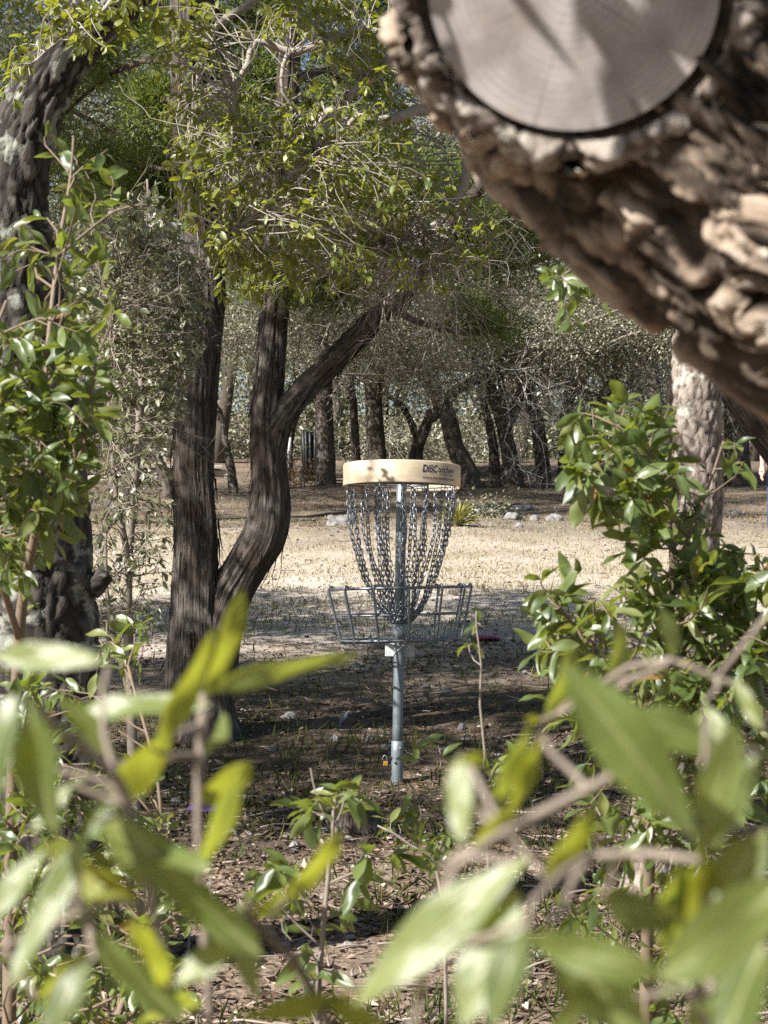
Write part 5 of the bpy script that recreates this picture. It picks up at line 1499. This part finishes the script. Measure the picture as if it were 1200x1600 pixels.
sprig('blurred sprig with silvery leaves at the bottom left corner',
      [[(262, 1640, 14, .60), (262, 1540, 16, .60), (240, 1420, 18, .60), (205, 1260, 16, .60)], [(240, 1420, 14, .60), (170, 1410, 16, .60), (80, 1445, 14, .60), (0, 1480, 10, .60)]],
      [((150, 1285), (10, 1540), 66, .60, .57, 's', .08, Gn, .6), ((75, 1330), (-30, 1440), 56, .60, .58, 's', .1, Gn, .7), ((205, 1262), (400, 1500), 96, .60, .56, .75, .2, Gn, .15), ((60, 1100), (70, 1300), 110, .58, .55, 1.0, .12, Gn, .0), ((30, 1090), (-40, 1260), 90, .58, .55, .9, .12, Gn, .1),
       ((170, 1036), (-15, 1022), 70, .62, .60, 's', .12, Gn, .9), ((150, 1450), (285, 1600), 78, .60, .58, .6, .16, Gn, .3), ((275, 1545), (375, 1460), 66, .60, .58, 's', .14, Gn, .9), ((55, 1560), (140, 1480), 40, .60, .60, 't', .1, Yw, .5), ((150, 1500), (60, 1640), 70, .58, .56, .9, .1, Gn, .0),
       ((115, 1225), (50, 1300), 34, .60, .58, 's', .1, Gn, .9), ((120, 1340), (190, 1220), 40, .60, .59, 's', .1, Gn, .4), ((20, 1180), (-30, 1230), 40, .6, .6, 's', .1, Gn, .9)], (-0.16, 0.55))
sprig('blurred brown stem with yellow leaves at the bottom middle',
      [[(530, 1640, 26, .62), (500, 1570, 24, .62), (455, 1495, 22, .62), (395, 1440, 18, .62), (385, 1400, 10, .62)]],
      [((450, 1400), (537, 1308), 46, .66, .62, 't', .06, Yw, .7), ((380, 1430), (455, 1395), 20, .64, .64, 't', .1, Yw, .5), ((560, 1540), (370, 1600), 46, .62, .60, 't', .1, Yw, .4), ((505, 1560), (600, 1600), 50, .62, .60, 't', .1, Yw, .3), ((385, 1430), (400, 1560), 60, .62, .58, .9, .1, Gn, .2)], (-0.02, 0.50), stem_mat='brown_stem')
sprig('blurred sprig with a large silvery leaf and slim blue-green leaves at the lower middle right',
      [[(640, 1640, 16, .52), (690, 1400, 18, .53), (740, 1330, 19, .54), (850, 1268, 21, .55), (990, 1196, 20, .55)]],
      [((832, 1345), (540, 1560), 128, .52, .46, 's', .10, Gn, .9), ((815, 1400), (715, 1600), 118, .52, .50, 's', .12, Gn, .8), ((745, 1300), (835, 1135), 44, .56, .55, 1.0, .06, Gn, .1), ((845, 1145), (800, 1270), 40, .56, .54, 't', .08, Yw, .3), ((725, 1185), (722, 1320), 62, .56, .53, 's', .22, Gn, 1.0), ((690, 1360), (818, 1262), 40, .55, .53, 't', .1, Yw, .4),
       ((850, 1370), (930, 1270), 60, .54, .53, 't', .1, Yw, .2), ((830, 1450), (760, 1600), 90, .50, .48, .9, .1, Gn, .0), ((700, 1200), (760, 1180), 40, .56, .55, 't', .1, Yw, .1)], (0.06, 0.44))
sprig('blurred sprig with broad green leaves at the lower right',
      [[(1120, 1640, 16, .52), (1105, 1480, 16, .53), (1095, 1340, 16, .54), (1100, 1230, 14, .54), (1105, 1120, 12, .54)], [(1092, 1345, 18, .54), (1010, 1334, 20, .55), (925, 1338, 18, .55)]],
      [((1075, 1305), (885, 1035), 150, .52, .50, .35, .12, Gn, .55), ((1090, 1340), (1150, 1130), 104, .54, .52, .25, .10, Gn, .95), ((1130, 1180), (985, 1110), 90, .55, .53, .5, .1, Gn, .4), ((815, 1460), (1040, 1525), 96, .50, .47, .3, .10, Gn, .7), ((1030, 1530), (1230, 1380), 160, .46, .45, .25, .10, Gn, .8), ((860, 1440), (1010, 1640), 130, .52, .5, .9, .1, Gn, .0),
       ((1100, 1330), (1080, 1460), 70, .54, .51, 't', .12, Yw, .2), ((1080, 1560), (1130, 1640), 90, .5, .5, .3, .1, Gn, .5), ((965, 1560), (905, 1500), 40, .52, .5, 's', .1, Gn, .9), ((940, 1400), (1060, 1440), 90, .56, .54, .9, .1, Gn, .05), ((1190, 1180), (1110, 1320), 70, .55, .54, .8, .1, Gn, .2), ((1200, 1300), (1120, 1420), 110, .54, .52, .7, .1, Gn, .1),
       ((1000, 1640), (960, 1545), 70, .5, .5, .2, .1, Gn, .9), ((1090, 1520), (1030, 1560), 36, .5, .49, 's', .1, Gn, 1.0), ((1200, 1480), (1120, 1640), 130, .50, .48, .9, .1, Gn, .05), ((860, 1640), (900, 1560), 60, .52, .5, .3, .1, Gn, .7)], (0.10, 0.40))
sprig('blurred sprig with narrow gray-green leaves at the right edge above the broad leaves',
      [[(1260, 1300, 14, .72), (1180, 1100, 12, .72), (1120, 1060, 12, .72), (1050, 1030, 10, .72)], [(1120, 1060, 10, .72), (1200, 960, 10, .72), (1260, 900, 8, .72)]],
      [((960, 1080), (972, 970), 46, .74, .72, .7, .08, Gn, .5), ((850, 1130), (900, 1010), 44, .74, .72, .9, .1, Gn, .3), ((1150, 1060), (1190, 1140), 40, .72, .7, .3, .1, Gn, .9), ((1050, 1030), (1040, 950), 44, .72, .72, .9, .1, Gn, .3), ((1100, 1100), (1150, 1180), 40, .7, .7, 's', .1, Gn, .8), ((845, 1125), (820, 1122), 22, .74, .73, 't', .1, Yw, .0)], (0.20, 0.60))
